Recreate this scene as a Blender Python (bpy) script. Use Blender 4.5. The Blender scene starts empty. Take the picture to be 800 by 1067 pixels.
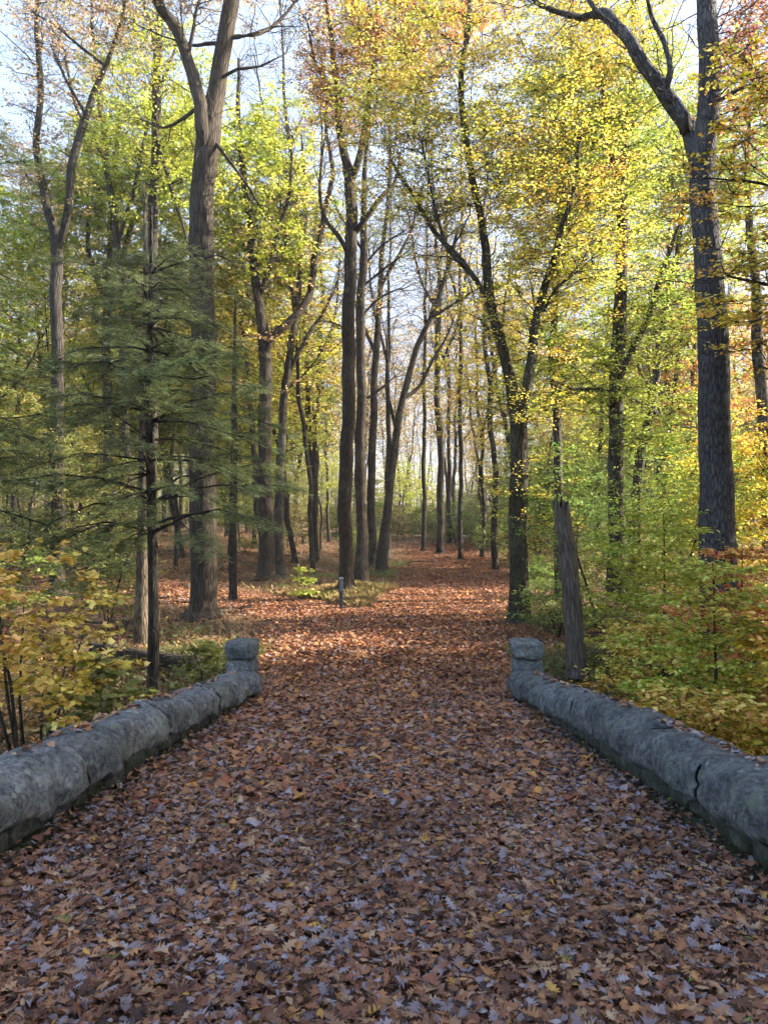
import bpy, bmesh, math, random
import numpy as np
from mathutils import Vector, noise as mnoise

R = math.radians
SC = bpy.context.scene
COL = SC.collection

# ------------------------------------------------------------------ camera
F_PX, CX, CY = 770.0, 400.0, 533.5          # photograph 800 x 1067
PITCH = R(1.23)
EYE = 1.6
cam_d = bpy.data.cameras.new('camera')
cam = bpy.data.objects.new('camera', cam_d)
COL.objects.link(cam)
cam.location = (0, 0, EYE)
cam.rotation_euler = (R(90) + PITCH, 0, 0)
cam_d.sensor_fit = 'VERTICAL'
cam_d.angle = 2 * math.atan(CY / F_PX)
cam_d.clip_start = 0.05
cam_d.clip_end = 2000
SC.camera = cam

# ------------------------------------------------------------------ sky, sun, exposure
SUN_AZ, SUN_EL = R(76), R(31)               # azimuth clockwise from +Y
world = bpy.data.worlds.new('World')
SC.world = world
world.use_nodes = True
wn = world.node_tree
bg = wn.nodes['Background']
sky = wn.nodes.new('ShaderNodeTexSky')
sky.sky_type = 'NISHITA'
sky.sun_disc = False
sky.sun_elevation = SUN_EL
sky.sun_rotation = SUN_AZ
sky.air_density = 1.0
sky.dust_density = 3.0
sky.ozone_density = 1.0
# a thin bright veil of high cloud, thickest low in the sky ahead and to the right
tcw = wn.nodes.new('ShaderNodeTexCoord')
dtw = wn.nodes.new('ShaderNodeVectorMath'); dtw.operation = 'DOT_PRODUCT'
dtw.inputs[1].default_value = (0.35, 0.93, 0.05)
wn.links.new(tcw.outputs['Generated'], dtw.inputs[0])
mpw = wn.nodes.new('ShaderNodeMapping'); mpw.inputs['Scale'].default_value = (1, 1, 2.5)
wn.links.new(tcw.outputs['Generated'], mpw.inputs[0])
nzw = wn.nodes.new('ShaderNodeTexNoise'); nzw.inputs['Scale'].default_value = 2.6; nzw.inputs['Detail'].default_value = 7; nzw.inputs['Roughness'].default_value = .6
wn.links.new(mpw.outputs[0], nzw.inputs['Vector'])
mrw = wn.nodes.new('ShaderNodeMapRange'); mrw.inputs['From Min'].default_value = -0.2; mrw.inputs['From Max'].default_value = 1.0
mrw.inputs['To Min'].default_value = -0.95; mrw.inputs['To Max'].default_value = 0.40
wn.links.new(dtw.outputs['Value'], mrw.inputs['Value'])
adw = wn.nodes.new('ShaderNodeMath'); adw.operation = 'MULTIPLY_ADD'; adw.use_clamp = True; adw.inputs[1].default_value = 1.1
wn.links.new(nzw.outputs['Fac'], adw.inputs[0]); wn.links.new(mrw.outputs[0], adw.inputs[2])
mxw = wn.nodes.new('ShaderNodeMix'); mxw.data_type = 'RGBA'
wn.links.new(adw.outputs[0], mxw.inputs[0]); wn.links.new(sky.outputs[0], mxw.inputs[6]); mxw.inputs[7].default_value = (1.05, 1.2, 1.5, 1)
wn.links.new(mxw.outputs[2], bg.inputs[0])
bg.inputs[1].default_value = 0.13
SUN_DIR = Vector((math.sin(SUN_AZ) * math.cos(SUN_EL), math.cos(SUN_AZ) * math.cos(SUN_EL), math.sin(SUN_EL)))
sd = bpy.data.lights.new('sun', 'SUN')
sd.energy = 4.2
sd.angle = R(0.55)
sd.color = (1.0, 0.88, 0.70)
so = bpy.data.objects.new('sun', sd)
COL.objects.link(so)
so.rotation_euler = (-SUN_DIR).to_track_quat('-Z', 'Y').to_euler()
so.location = SUN_DIR * 80
SC.view_settings.view_transform = 'Standard'
SC.view_settings.look = 'None'
SC.view_settings.gamma = 1.0
SC.view_settings.exposure = 2.6
SC.view_settings.use_curve_mapping = False
cy = SC.cycles
cy.use_adaptive_sampling = True
cy.adaptive_threshold = 0.03
cy.max_bounces = 7
cy.diffuse_bounces = 4
cy.glossy_bounces = 2
cy.transmission_bounces = 5
cy.transparent_max_bounces = 4
cy.caustics_reflective = False
cy.caustics_refractive = False
cy.sample_clamp_indirect = 4.0
try:
    cy.use_denoising = True
    cy.denoiser = 'OPENIMAGEDENOISE'
    cy.denoising_input_passes = 'RGB_ALBEDO_NORMAL'
    cy.denoising_prefilter = 'ACCURATE'
except Exception:
    pass

# ------------------------------------------------------------------ small maths
def smooth(a, b, x):
    t = np.clip((np.asarray(x, float) - a) / (b - a), 0, 1)
    return t * t * (3 - 2 * t)

_PY = np.array([-60, -3, 0, 13, 14.5, 22, 32, 45, 60, 80, 110, 200, 430], float)
_PZ = np.array([0.1, 0.1, 0, -1.13, -1.17, -1.15, -1.0, -0.45, 0.4, 0.95, 1.3, 6.0, 14.0], float)
def base_z(y):
    y = np.asarray(y, float)
    acc = 0
    for d in (-1.2, -0.6, 0, 0.6, 1.2):
        acc = acc + np.interp(y + d * smooth(10, 20, y), _PY, _PZ)
    return acc / 5

_CY = np.array([-20, 13, 20, 32, 45, 60, 75, 100, 140], float)
_CXX = np.array([0, 0, 0.9, 3.1, 4.4, 4.2, 2.0, -6, -20], float)
def path_x(y):
    y = np.asarray(y, float)
    return (np.interp(y - 2, _CY, _CXX) + np.interp(y, _CY, _CXX) + np.interp(y + 2, _CY, _CXX)) / 3

FORK = np.array([(1.0, 17.5), (-1.5, 22.5), (-4.0, 26.0), (-8.0, 29.5), (-14.0, 32.5), (-24.0, 36.0)])
def fork_dist(x, y):
    x = np.asarray(x, float); y = np.asarray(y, float)
    best = np.full(np.broadcast(x, y).shape, 1e9)
    for a, b in zip(FORK[:-1], FORK[1:]):
        d = b - a
        t = np.clip(((x - a[0]) * d[0] + (y - a[1]) * d[1]) / (d @ d), 0, 1)
        best = np.minimum(best, np.hypot(x - a[0] - t * d[0], y - a[1] - t * d[1]))
    return best

def G(x, y):
    x = np.asarray(x, float); y = np.asarray(y, float)
    z = base_z(y)
    ax = np.abs(x)
    dr = 1.35 * (1 - smooth(10.5, 17, y)) * smooth(-30, -8, y)
    z = z - dr * (0.5 * smooth(2.3, 2.66, ax) + 0.5 * smooth(2.66, 5.5, ax))
    off = np.minimum(np.abs(x - path_x(y)) - 2.4, fork_dist(x, y) - 1.9)
    w = smooth(0, 2.5, off) * smooth(13, 20, y)
    z = z + w * (0.10 * np.sin(x * 1.1 + 0.3) * np.cos(y * 0.8) + 0.07 * np.sin(x * 2.3 + y * 1.7))
    z = z + .34 * np.exp(-(((x + 1.1) / 1.3) ** 2 + ((y - 28.6) / 1.7) ** 2))
    z = z + smooth(1, 12, -x) * smooth(24, 42, y) * 0.75
    z = z - smooth(3, 10, x - path_x(y)) * smooth(14, 24, y) * (1 - smooth(40, 70, y)) * 0.35
    z = z + 0.35 * smooth(20, 80, ax) * np.sin(x * 0.09) + 2.0 * smooth(40, 140, ax)
    return z

CP, SP = math.cos(PITCH), math.sin(PITCH)
def P(u, v, Y):
    """point of the place seen at photograph pixel (u, v) at distance Y ahead"""
    a = (u - CX) / F_PX; b = (CY - v) / F_PX
    dy = CP - b * SP; dz = SP + b * CP
    s = Y / dy
    return np.array([a * s, Y, EYE + dz * s])

# ------------------------------------------------------------------ object helpers
def link(name, data, parent=None):
    o = bpy.data.objects.new(name, data)
    COL.objects.link(o)
    if parent is not None:
        o.parent = parent
    return o

def tag(o, label=None, cat=None, group=None, kind=None):
    if label: o['label'] = label
    if cat: o['category'] = cat
    if group: o['group'] = group
    if kind: o['kind'] = kind
    return o

def thing(name, label, cat, loc, group=None, rz=0.0):
    o = link(name, None)
    o.empty_display_size = 0.3
    o.location = [float(c) for c in loc]
    o.rotation_euler = (0, 0, rz)
    return tag(o, label, cat, group)

def mesh_np(name, verts, faces_list, mat, smooth_shade=False, attr=None):
    """faces_list: list of (M,k) int arrays"""
    me = bpy.data.meshes.new(name)
    verts = np.ascontiguousarray(verts, np.float32)
    me.vertices.add(len(verts))
    me.vertices.foreach_set('co', verts.ravel())
    nl = sum(f.size for f in faces_list)
    nf = sum(len(f) for f in faces_list)
    me.loops.add(nl)
    me.loops.foreach_set('vertex_index', np.concatenate([f.ravel() for f in faces_list]).astype(np.int32))
    me.polygons.add(nf)
    tot = np.concatenate([np.full(len(f), f.shape[1], np.int32) for f in faces_list])
    st = np.concatenate([[0], np.cumsum(tot)[:-1]]).astype(np.int32)
    me.polygons.foreach_set('loop_start', st)
    if attr is not None:
        a = me.attributes.new('bark', 'FLOAT_VECTOR', 'POINT')
        a.data.foreach_set('vector', np.ascontiguousarray(attr, np.float32).ravel())
    me.update(calc_edges=True)
    if smooth_shade:
        me.polygons.foreach_set('use_smooth', np.ones(nf, bool))
    if mat: me.materials.append(mat)
    return me

def nrm(a):
    return a / np.maximum(np.linalg.norm(a, axis=-1, keepdims=True), 1e-9)

class Tubes:
    """collects polylines, builds them all as one bark mesh"""
    def __init__(s): s.d = {}
    def add(s, pts, rad, sides=6):
        pts = np.asarray(pts, float)
        if pts.ndim == 2: pts = pts[None]; rad = np.asarray(rad, float)[None]
        s.d.setdefault((pts.shape[1], sides), []).append((pts, np.asarray(rad, float)))
    def build(s, name, mat, rough=0.0, seed=0):
        V, Fs, A, off = [], [], [], 0
        rng = np.random.default_rng(seed)
        for (n, k), lst in s.d.items():
            p = np.concatenate([a for a, _ in lst]); r = np.concatenate([b for _, b in lst])
            B = len(p)
            t = nrm(np.gradient(p, axis=1))
            ov = nrm(p[:, -1] - p[:, 0])
            ref = np.where(np.abs(ov[:, :1]) > 0.75, np.array([[0., 1, 0]]), np.array([[1., 0, 0]]))[:, None, :]
            nn = nrm(ref - (ref * t).sum(-1, keepdims=True) * t)
            bb = np.cross(t, nn)
            ang = np.arange(k) * 2 * np.pi / k
            c, sn = np.cos(ang), np.sin(ang)
            rr = r[:, :, None] * np.ones(k)
            if rough and k >= 8:
                ph = rng.uniform(0, 6.28, (B, 1, 1))
                zz = np.linspace(0, 1, n)[None, :, None]
                rr = rr * (1 + rough * (np.sin(3 * ang[None, None] + ph + zz * 4) * .5 + np.sin(5 * ang[None, None] + ph * 2 - zz * 9) * .35 + np.sin(2 * ang[None, None] + zz * 23 + ph) * .4))
            v = p[:, :, None, :] + rr[..., None] * (c[None, None, :, None] * nn[:, :, None, :] + sn[None, None, :, None] * bb[:, :, None, :])
            seg = np.linalg.norm(np.diff(p, axis=1), axis=2)
            s_ = np.concatenate([np.zeros((B, 1)), np.cumsum(seg, 1)], 1) + rng.uniform(0, 30, (B, 1))
            at = np.stack([r[:, :, None] * c + 0 * rr, r[:, :, None] * sn + 0 * rr, s_[:, :, None] + 0 * rr], -1)
            idx = np.arange(B * n * k).reshape(B, n, k) + off
            q = np.stack([idx[:, :-1, :], np.roll(idx, -1, 2)[:, :-1, :], np.roll(idx, -1, 2)[:, 1:, :], idx[:, 1:, :]], -1).reshape(-1, 4)
            V.append(v.reshape(-1, 3)); A.append(at.reshape(-1, 3)); Fs.append(q)
            if k >= 6:
                Fs.append(idx[:, -1, :].reshape(-1, k))
            off += B * n * k
        return mesh_np(name, np.concatenate(V), Fs, mat, True, np.concatenate(A))

# leaf templates: (along, across, normal), triangles
T_DIAMOND = (np.array([(0, 0, 0), (.45, .5, .10), (1, 0, -.06), (.45, -.5, .10)]), np.array([(0, 2, 1), (0, 3, 2)]))
T_OVATE = (np.array([(0, 0, 0), (.22, .40, .07), (.55, .46, .09), (.85, .2, .02), (1, 0, -.08), (.85, -.2, .02), (.55, -.46, .09), (.22, -.40, .07), (.5, 0, 0)]),
           np.array([(8, i + 1 if i < 7 else 0, i) for i in range(8)]))
def _maple():
    o = [(0, 0), (.05, .22), (-.05, .55), (.22, .42), (.42, .72), (.5, .36), (.62, .42), (.68, .22), (1, 0)]
    out = o + [(a, -b) for a, b in o[-2:0:-1]]
    v = [(a, b, .10 * abs(b) * (1 if a < .6 else .3) - .08 * a * a) for a, b in out] + [(.35, 0, 0)]
    n = len(out)
    return np.array(v), np.array([(n, (i + 1) % n, i) for i in range(n)])
T_MAPLE = _maple()
def _oak():
    o = [(0, .02), (.12, .07), (.18, .30), (.27, .12), (.36, .46), (.47, .14), (.58, .44), (.68, .13), (.80, .28), (.86, .12), (1, 0)]
    out = o + [(a, -b) for a, b in o[-2::-1]]
    n = len(out)
    v = [(a, b, 0) for a, b in out]
    mids = [(.1, 0, 0), (.35, 0, 0), (.6, 0, 0), (.85, 0, 0)]
    def near(i, j):
        a = (out[i][0] + out[j][0]) / 2
        return n + int(np.argmin([abs(a - m[0]) for m in mids]))
    f = []
    for i in range(n):
        j = (i + 1) % n
        f.append((near(i, j), j, i))
    nm = len(o)
    f += [(n, n + 1, 3), (n, n - 4, n + 1)] if False else []
    # close the gaps along the midrib
    for k in range(3):
        for side in (0, 1):
            rng_i = range(0, nm - 1) if side == 0 else range(nm - 1, n - 1)
            for i in rng_i:
                a, b = near(i, i + 1), (near(i + 1, i + 2) if i + 2 < n else None)
                if b is not None and {a, b} == {n + k, n + k + 1}:
                    f.append((a, b, i + 1))
    return np.array(v + mids), np.array(f)
T_OAK = _oak()
T_NEEDLE = (np.array([(0, 0, 0), (1, .06, 0), (.96, -.10, 0), (.1, .02, 0), (.75, .5, .02), (.68, .40, 0), (.1, -.02, 0), (.75, -.5, .02), (.64, -.42, 0),
                      (.0, 0.0, 0), (.42, .55, -.03), (.33, .47, 0), (.0, -.0, 0), (.42, -.55, -.03), (.31, -.46, 0)]),
            np.array([(0, 2, 1), (3, 5, 4), (6, 7, 8), (9, 11, 10), (12, 13, 14)]))

class Leaves:
    def __init__(s): s.V = []; s.F = []; s.off = 0
    def add(s, pos, dr, up, L, W, tmpl, curl=None):
        pos = np.asarray(pos, float)
        n = len(pos)
        if n == 0: return
        tv, tf = tmpl
        dr = nrm(np.asarray(dr, float)); up = np.asarray(up, float)
        side = nrm(np.cross(up, dr)); nr = np.cross(dr, side)
        L = np.broadcast_to(L, (n,)); W = np.broadcast_to(W, (n,))
        a = tv[:, 0][None, :, None] * (L[:, None, None] * dr[:, None, :])
        b = tv[:, 1][None, :, None] * (W[:, None, None] * side[:, None, :])
        cz = np.repeat(tv[:, 2][None], n, 0)
        if curl is not None:
            c1, c2, c3 = curl
            aa = tv[:, 0][None] - .5; b_ = tv[:, 1][None]
            cz = cz + c1[:, None] * aa ** 2 + c2[:, None] * b_ ** 2 + c3[:, None] * aa * b_
        c = cz[:, :, None] * (L[:, None, None] * nr[:, None, :])
        s.V.append((pos[:, None, :] + a + b + c).reshape(-1, 3).astype(np.float32))
        s.F.append((tf[None] + (np.arange(n) * len(tv))[:, None, None] + s.off).reshape(-1, 3))
        s.off += n * len(tv)
    def build(s, name, mat):
        return mesh_np(name, np.concatenate(s.V), [np.concatenate(s.F)], mat, False)

def catmull(pts, step):
    """pts (N,4): xyz + radius -> resampled smooth"""
    p = np.asarray(pts, float)
    if len(p) == 2: p = np.stack([p[0], (p[0] + p[1]) / 2, p[1]])
    q = np.concatenate([[2 * p[0] - p[1]], p, [2 * p[-1] - p[-2]]])
    out = []
    for i in range(1, len(q) - 2):
        d = np.linalg.norm(q[i + 1][:3] - q[i][:3])
        m = max(2, int(d / step))
        t = np.linspace(0, 1, m, endpoint=False)[:, None]
        out.append(.5 * ((2 * q[i]) + (-q[i - 1] + q[i + 1]) * t + (2 * q[i - 1] - 5 * q[i] + 4 * q[i + 1] - q[i + 2]) * t ** 2 + (-q[i - 1] + 3 * q[i] - 3 * q[i + 1] + q[i + 2]) * t ** 3))
    out.append(q[-2][None])
    r = np.concatenate(out)
    r[:, 3] = np.maximum(r[:, 3], .002)
    return r

# ------------------------------------------------------------------ materials
def new_mat(name):
    m = bpy.data.materials.new(name)
    m.use_nodes = True
    m.node_tree.nodes.clear()
    return m, m.node_tree.nodes, m.node_tree.links

def ramp(N, stops, interp='LINEAR'):
    r = N.new('ShaderNodeValToRGB')
    cr = r.color_ramp
    cr.interpolation = interp
    while len(cr.elements) < len(stops): cr.elements.new(0.5)
    for e, (p, c) in zip(cr.elements, stops):
        e.position = p; e.color = (*c, 1)
    return r

def mixc(N, Lk, fac, a, b, mode='MIX'):
    m = N.new('ShaderNodeMix'); m.data_type = 'RGBA'; m.blend_type = mode
    for sock, val in ((m.inputs[0], fac), (m.inputs[6], a), (m.inputs[7], b)):
        if hasattr(val, 'is_linked'): Lk.new(val, sock)
        elif isinstance(val, (int, float)): sock.default_value = val
        else: sock.default_value = (*val, 1) if len(val) == 3 else val
    return m.outputs[2]

def math_n(N, Lk, op, a, b=0.0, c=0.0):
    m = N.new('ShaderNodeMath'); m.operation = op
    for i, v in enumerate((a, b, c)):
        if hasattr(v, 'is_linked'): Lk.new(v, m.inputs[i])
        else: m.inputs[i].default_value = v
    return m.outputs[0]

def noise_n(N, Lk, vec, scale, detail=4, rough=.55, dist=0.0):
    n = N.new('ShaderNodeTexNoise')
    n.inputs['Scale'].default_value = scale; n.inputs['Detail'].default_value = detail
    n.inputs['Roughness'].default_value = rough; n.inputs['Distortion'].default_value = dist
    if vec is not None: Lk.new(vec, n.inputs['Vector'])
    return n

def leaf_material(name, transl=0.5, var=0.5, gloss=0.04):
    """leaf colour = the object's own colour; hue and value vary leaf by leaf and bough by bough"""
    m, N, Lk = new_mat(name)
    out = N.new('ShaderNodeOutputMaterial')
    oi = N.new('ShaderNodeObjectInfo'); ge = N.new('ShaderNodeNewGeometry'); tc = N.new('ShaderNodeTexCoord')
    nz = noise_n(N, Lk, tc.outputs['Object'], 0.55, 3)
    wn_ = N.new('ShaderNodeTexWhiteNoise'); wn_.noise_dimensions = '1D'
    Lk.new(ge.outputs['Random Per Island'], wn_.inputs['W'])
    hs = N.new('ShaderNodeHueSaturation')
    big = math_n(N, Lk, 'MULTIPLY_ADD', nz.outputs['Fac'], 2.4, -1.2)
    small = math_n(N, Lk, 'MULTIPLY_ADD', ge.outputs['Random Per Island'], 1.1, -0.55)
    tot = math_n(N, Lk, 'ADD', big, small)
    amt = math_n(N, Lk, 'MULTIPLY', oi.outputs['Alpha'], 0.12)
    hue = math_n(N, Lk, 'MULTIPLY_ADD', tot, amt, 0.5)
    Lk.new(hue, hs.inputs['Hue'])
    val = math_n(N, Lk, 'MULTIPLY_ADD', wn_.outputs['Value'], var * 2, 1 - var)
    Lk.new(val, hs.inputs['Value'])
    Lk.new(oi.outputs['Color'], hs.inputs['Color'])
    sat = math_n(N, Lk, 'MULTIPLY_ADD', wn_.outputs['Value'], -0.25, 1.1)
    Lk.new(sat, hs.inputs['Saturation'])
    df = N.new('ShaderNodeBsdfDiffuse'); tr = N.new('ShaderNodeBsdfTranslucent'); gl = N.new('ShaderNodeBsdfGlossy')
    Lk.new(hs.outputs[0], df.inputs[0])
    g2 = N.new('ShaderNodeGamma'); g2.inputs[1].default_value = 0.85
    Lk.new(hs.outputs[0], g2.inputs[0]); Lk.new(g2.outputs[0], tr.inputs[0])
    gl.inputs['Roughness'].default_value = 0.45
    m1 = N.new('ShaderNodeMixShader'); m1.inputs[0].default_value = transl
    Lk.new(df.outputs[0], m1.inputs[1]); Lk.new(tr.outputs[0], m1.inputs[2])
    m2 = N.new('ShaderNodeMixShader'); m2.inputs[0].default_value = gloss
    Lk.new(m1.outputs[0], m2.inputs[1]); Lk.new(gl.outputs[0], m2.inputs[2])
    Lk.new(m2.outputs[0], out.inputs[0])
    return m

def bark_material(name, dark, light, lichen=(.16, .17, .13), lich=0.35, ridge=26.0, zs=.13):
    m, N, Lk = new_mat(name)
    out = N.new('ShaderNodeOutputMaterial')
    at = N.new('ShaderNodeAttribute'); at.attribute_name = 'bark'
    mp = N.new('ShaderNodeMapping'); mp.inputs['Scale'].default_value = (1, 1, zs)
    Lk.new(at.outputs['Vector'], mp.inputs['Vector'])
    n1 = noise_n(N, Lk, mp.outputs[0], ridge, 5, .62, .3)
    vo = N.new('ShaderNodeTexVoronoi'); vo.feature = 'DISTANCE_TO_EDGE'; vo.inputs['Scale'].default_value = ridge * .8
    nzv = noise_n(N, Lk, at.outputs['Vector'], 9, 2)
    addv = N.new('ShaderNodeVectorMath'); addv.operation = 'MULTIPLY_ADD'
    Lk.new(nzv.outputs['Color'], addv.inputs[0]); addv.inputs[1].default_value = (.03, .03, .03); Lk.new(mp.outputs[0], addv.inputs[2])
    Lk.new(addv.outputs[0], vo.inputs['Vector'])
    ed = math_n(N, Lk, 'MINIMUM', math_n(N, Lk, 'MULTIPLY', vo.outputs['Distance'], 4.0), 1.0)
    h = math_n(N, Lk, 'ADD', math_n(N, Lk, 'MULTIPLY', n1.outputs['Fac'], 0.7), math_n(N, Lk, 'MULTIPLY', ed, 0.6))
    r1 = ramp(N, [(0.25, dark), (0.85, light)])
    Lk.new(math_n(N, Lk, 'MULTIPLY', h, 0.9), r1.inputs[0])
    n2 = noise_n(N, Lk, at.outputs['Vector'], 2.3, 5, .65)
    r2 = ramp(N, [(0.52, (0, 0, 0)), (0.66, (1, 1, 1))])
    Lk.new(n2.outputs['Fac'], r2.inputs[0])
    c = mixc(N, Lk, math_n(N, Lk, 'MULTIPLY', r2.outputs[0], lich), r1.outputs[0], lichen)
    oi = N.new('ShaderNodeObjectInfo')
    c = mixc(N, Lk, 1.0, c, oi.outputs['Color'], 'MULTIPLY')
    bp = N.new('ShaderNodeBump'); bp.inputs['Strength'].default_value = 0.9; bp.inputs['Distance'].default_value = 0.035
    Lk.new(h, bp.inputs['Height'])
    pb = N.new('ShaderNodeBsdfPrincipled')
    Lk.new(c, pb.inputs['Base Color']); pb.inputs['Roughness'].default_value = 0.9
    pb.inputs['Specular IOR Level'].default_value = 0.2
    Lk.new(bp.outputs[0], pb.inputs['Normal'])
    Lk.new(pb.outputs[0], out.inputs[0])
    return m

M_BARK = bark_material('bark', (.015, .013, .011), (.080, .066, .054))
M_BARK_L = bark_material('bark_pale', (.06, .052, .045), (.22, .195, .165), (.2, .21, .17), .5, 18)
M_BARK_BIG = bark_material('bark_furrowed', (.017, .017, .018), (.085, .08, .08), (.12, .13, .12), .3, 20, .24)
M_LEAF = leaf_material('broad_leaf', 0.52, 0.45)
M_LEAF2 = leaf_material('near_leaf', 0.40, 0.5, 0.05)
M_NEEDLE = leaf_material('needle_leaf', 0.22, 0.45, 0.03)

def litter_material(name, warm_lit=False):
    m, N, Lk = new_mat(name)
    out = N.new('ShaderNodeOutputMaterial')
    ge = N.new('ShaderNodeNewGeometry'); tc = N.new('ShaderNodeTexCoord')
    cols = [(0, (.15, .078, .050)), (.14, (.22, .13, .085)), (.25, (.185, .16, .18)), (.35, (.155, .125, .14)), (.42, (.235, .21, .235)), (.47, (.085, .045, .034)),
            (.54, (.215, .105, .06)), (.67, (.16, .074, .05)), (.79, (.25, .16, .10)), (.87, (.29, .15, .07)), (.915, (.29, .21, .14)),
            (.94, (.05, .034, .03)), (.981, (.33, .20, .06)), (.993, (.10, .13, .04))]
    if warm_lit:  # palette with warm bounce light and dappled sun put into the leaf colours
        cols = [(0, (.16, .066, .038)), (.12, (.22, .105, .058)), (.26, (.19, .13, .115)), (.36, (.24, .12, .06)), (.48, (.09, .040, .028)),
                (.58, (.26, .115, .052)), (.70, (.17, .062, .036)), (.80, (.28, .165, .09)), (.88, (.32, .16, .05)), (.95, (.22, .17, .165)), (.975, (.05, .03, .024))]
    r = ramp(N, cols, 'CONSTANT'); Lk.new(ge.outputs['Random Per Island'], r.inputs[0])
    nz = noise_n(N, Lk, tc.outputs['Object'], 38, 4, .6)
    hs = N.new('ShaderNodeHueSaturation')
    Lk.new(math_n(N, Lk, 'MULTIPLY_ADD', nz.outputs['Fac'], 1.0, 0.98 if warm_lit else 0.82), hs.inputs['Value'])
    nb = noise_n(N, Lk, tc.outputs['Object'], 1.1, 4, .6)
    rb = ramp(N, [(.32, (.62, .58, .56)), (.5, (1, 1, 1)), (.7, (1.18, 1.15, 1.1))]); Lk.new(nb.outputs['Fac'], rb.inputs[0])
    Lk.new(mixc(N, Lk, 1.0, r.outputs[0], rb.outputs[0], 'MULTIPLY'), hs.inputs['Color'])
    pb = N.new('ShaderNodeBsdfPrincipled')
    Lk.new(hs.outputs[0], pb.inputs['Base Color'])
    pb.inputs['Roughness'].default_value = 0.85
    pb.inputs['Specular IOR Level'].default_value = 0.2
    bp = N.new('ShaderNodeBump'); bp.inputs['Strength'].default_value = .5; bp.inputs['Distance'].default_value = .006
    Lk.new(nz.outputs['Fac'], bp.inputs['Height']); Lk.new(bp.outputs[0], pb.inputs['Normal'])
    tr = N.new('ShaderNodeBsdfTranslucent'); Lk.new(hs.outputs[0], tr.inputs[0])
    mx = N.new('ShaderNodeMixShader'); mx.inputs[0].default_value = .12
    Lk.new(pb.outputs[0], mx.inputs[1]); Lk.new(tr.outputs[0], mx.inputs[2])
    Lk.new(mx.outputs[0], out.inputs[0])
    return m
M_LITTER = litter_material('fallen_leaf')
M_LITTER_WARM_LIT = litter_material('fallen_leaf_warm_lit', True)  # redder, brighter copy for farther leaves; warm light painted into its colour

def ground_material(name, cols, scale=9.0):
    m, N, Lk = new_mat(name)
    out = N.new('ShaderNodeOutputMaterial')
    tc = N.new('ShaderNodeTexCoord')
    nz = noise_n(N, Lk, tc.outputs['Object'], 6, 3)
    ad = N.new('ShaderNodeVectorMath'); ad.operation = 'MULTIPLY_ADD'
    Lk.new(nz.outputs['Color'], ad.inputs[0]); ad.inputs[1].default_value = (.09, .09, .09); Lk.new(tc.outputs['Object'], ad.inputs[2])
    vo = N.new('ShaderNodeTexVoronoi'); vo.inputs['Scale'].default_value = scale
    Lk.new(ad.outputs[0], vo.inputs['Vector'])
    sp = N.new('ShaderNodeSeparateColor'); Lk.new(vo.outputs['Color'], sp.inputs[0])
    r = ramp(N, cols, 'CONSTANT'); Lk.new(sp.outputs[0], r.inputs[0])
    n2 = noise_n(N, Lk, tc.outputs['Object'], .35, 4)
    r2 = ramp(N, [(.35, (.55, .55, .55)), (.7, (1.15, 1.1, 1.05))]); Lk.new(n2.outputs['Fac'], r2.inputs[0])
    c = mixc(N, Lk, 1.0, r.outputs[0], r2.outputs[0], 'MULTIPLY')
    bp = N.new('ShaderNodeBump'); bp.inputs['Strength'].default_value = .8; bp.inputs['Distance'].default_value = .04
    Lk.new(vo.outputs['Distance'], bp.inputs['Height'])
    pb = N.new('ShaderNodeBsdfPrincipled'); pb.inputs['Roughness'].default_value = .85
    pb.inputs['Specular IOR Level'].default_value = .2
    Lk.new(c, pb.inputs['Base Color']); Lk.new(bp.outputs[0], pb.inputs['Normal'])
    Lk.new(pb.outputs[0], out.inputs[0])
    return m
M_PATH = ground_material('path_litter', [(0, (.13, .06, .038)), (.2, (.20, .11, .07)), (.4, (.08, .042, .03)), (.6, (.17, .085, .05)), (.8, (.14, .10, .09)), (.93, (.26, .16, .08))], 12)
M_GROUND = ground_material('forest_floor', [(0, (.10, .06, .035)), (.2, (.16, .10, .06)), (.38, (.06, .045, .025)), (.55, (.15, .08, .04)), (.75, (.07, .065, .03)), (.9, (.20, .12, .06))], 9)

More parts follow.
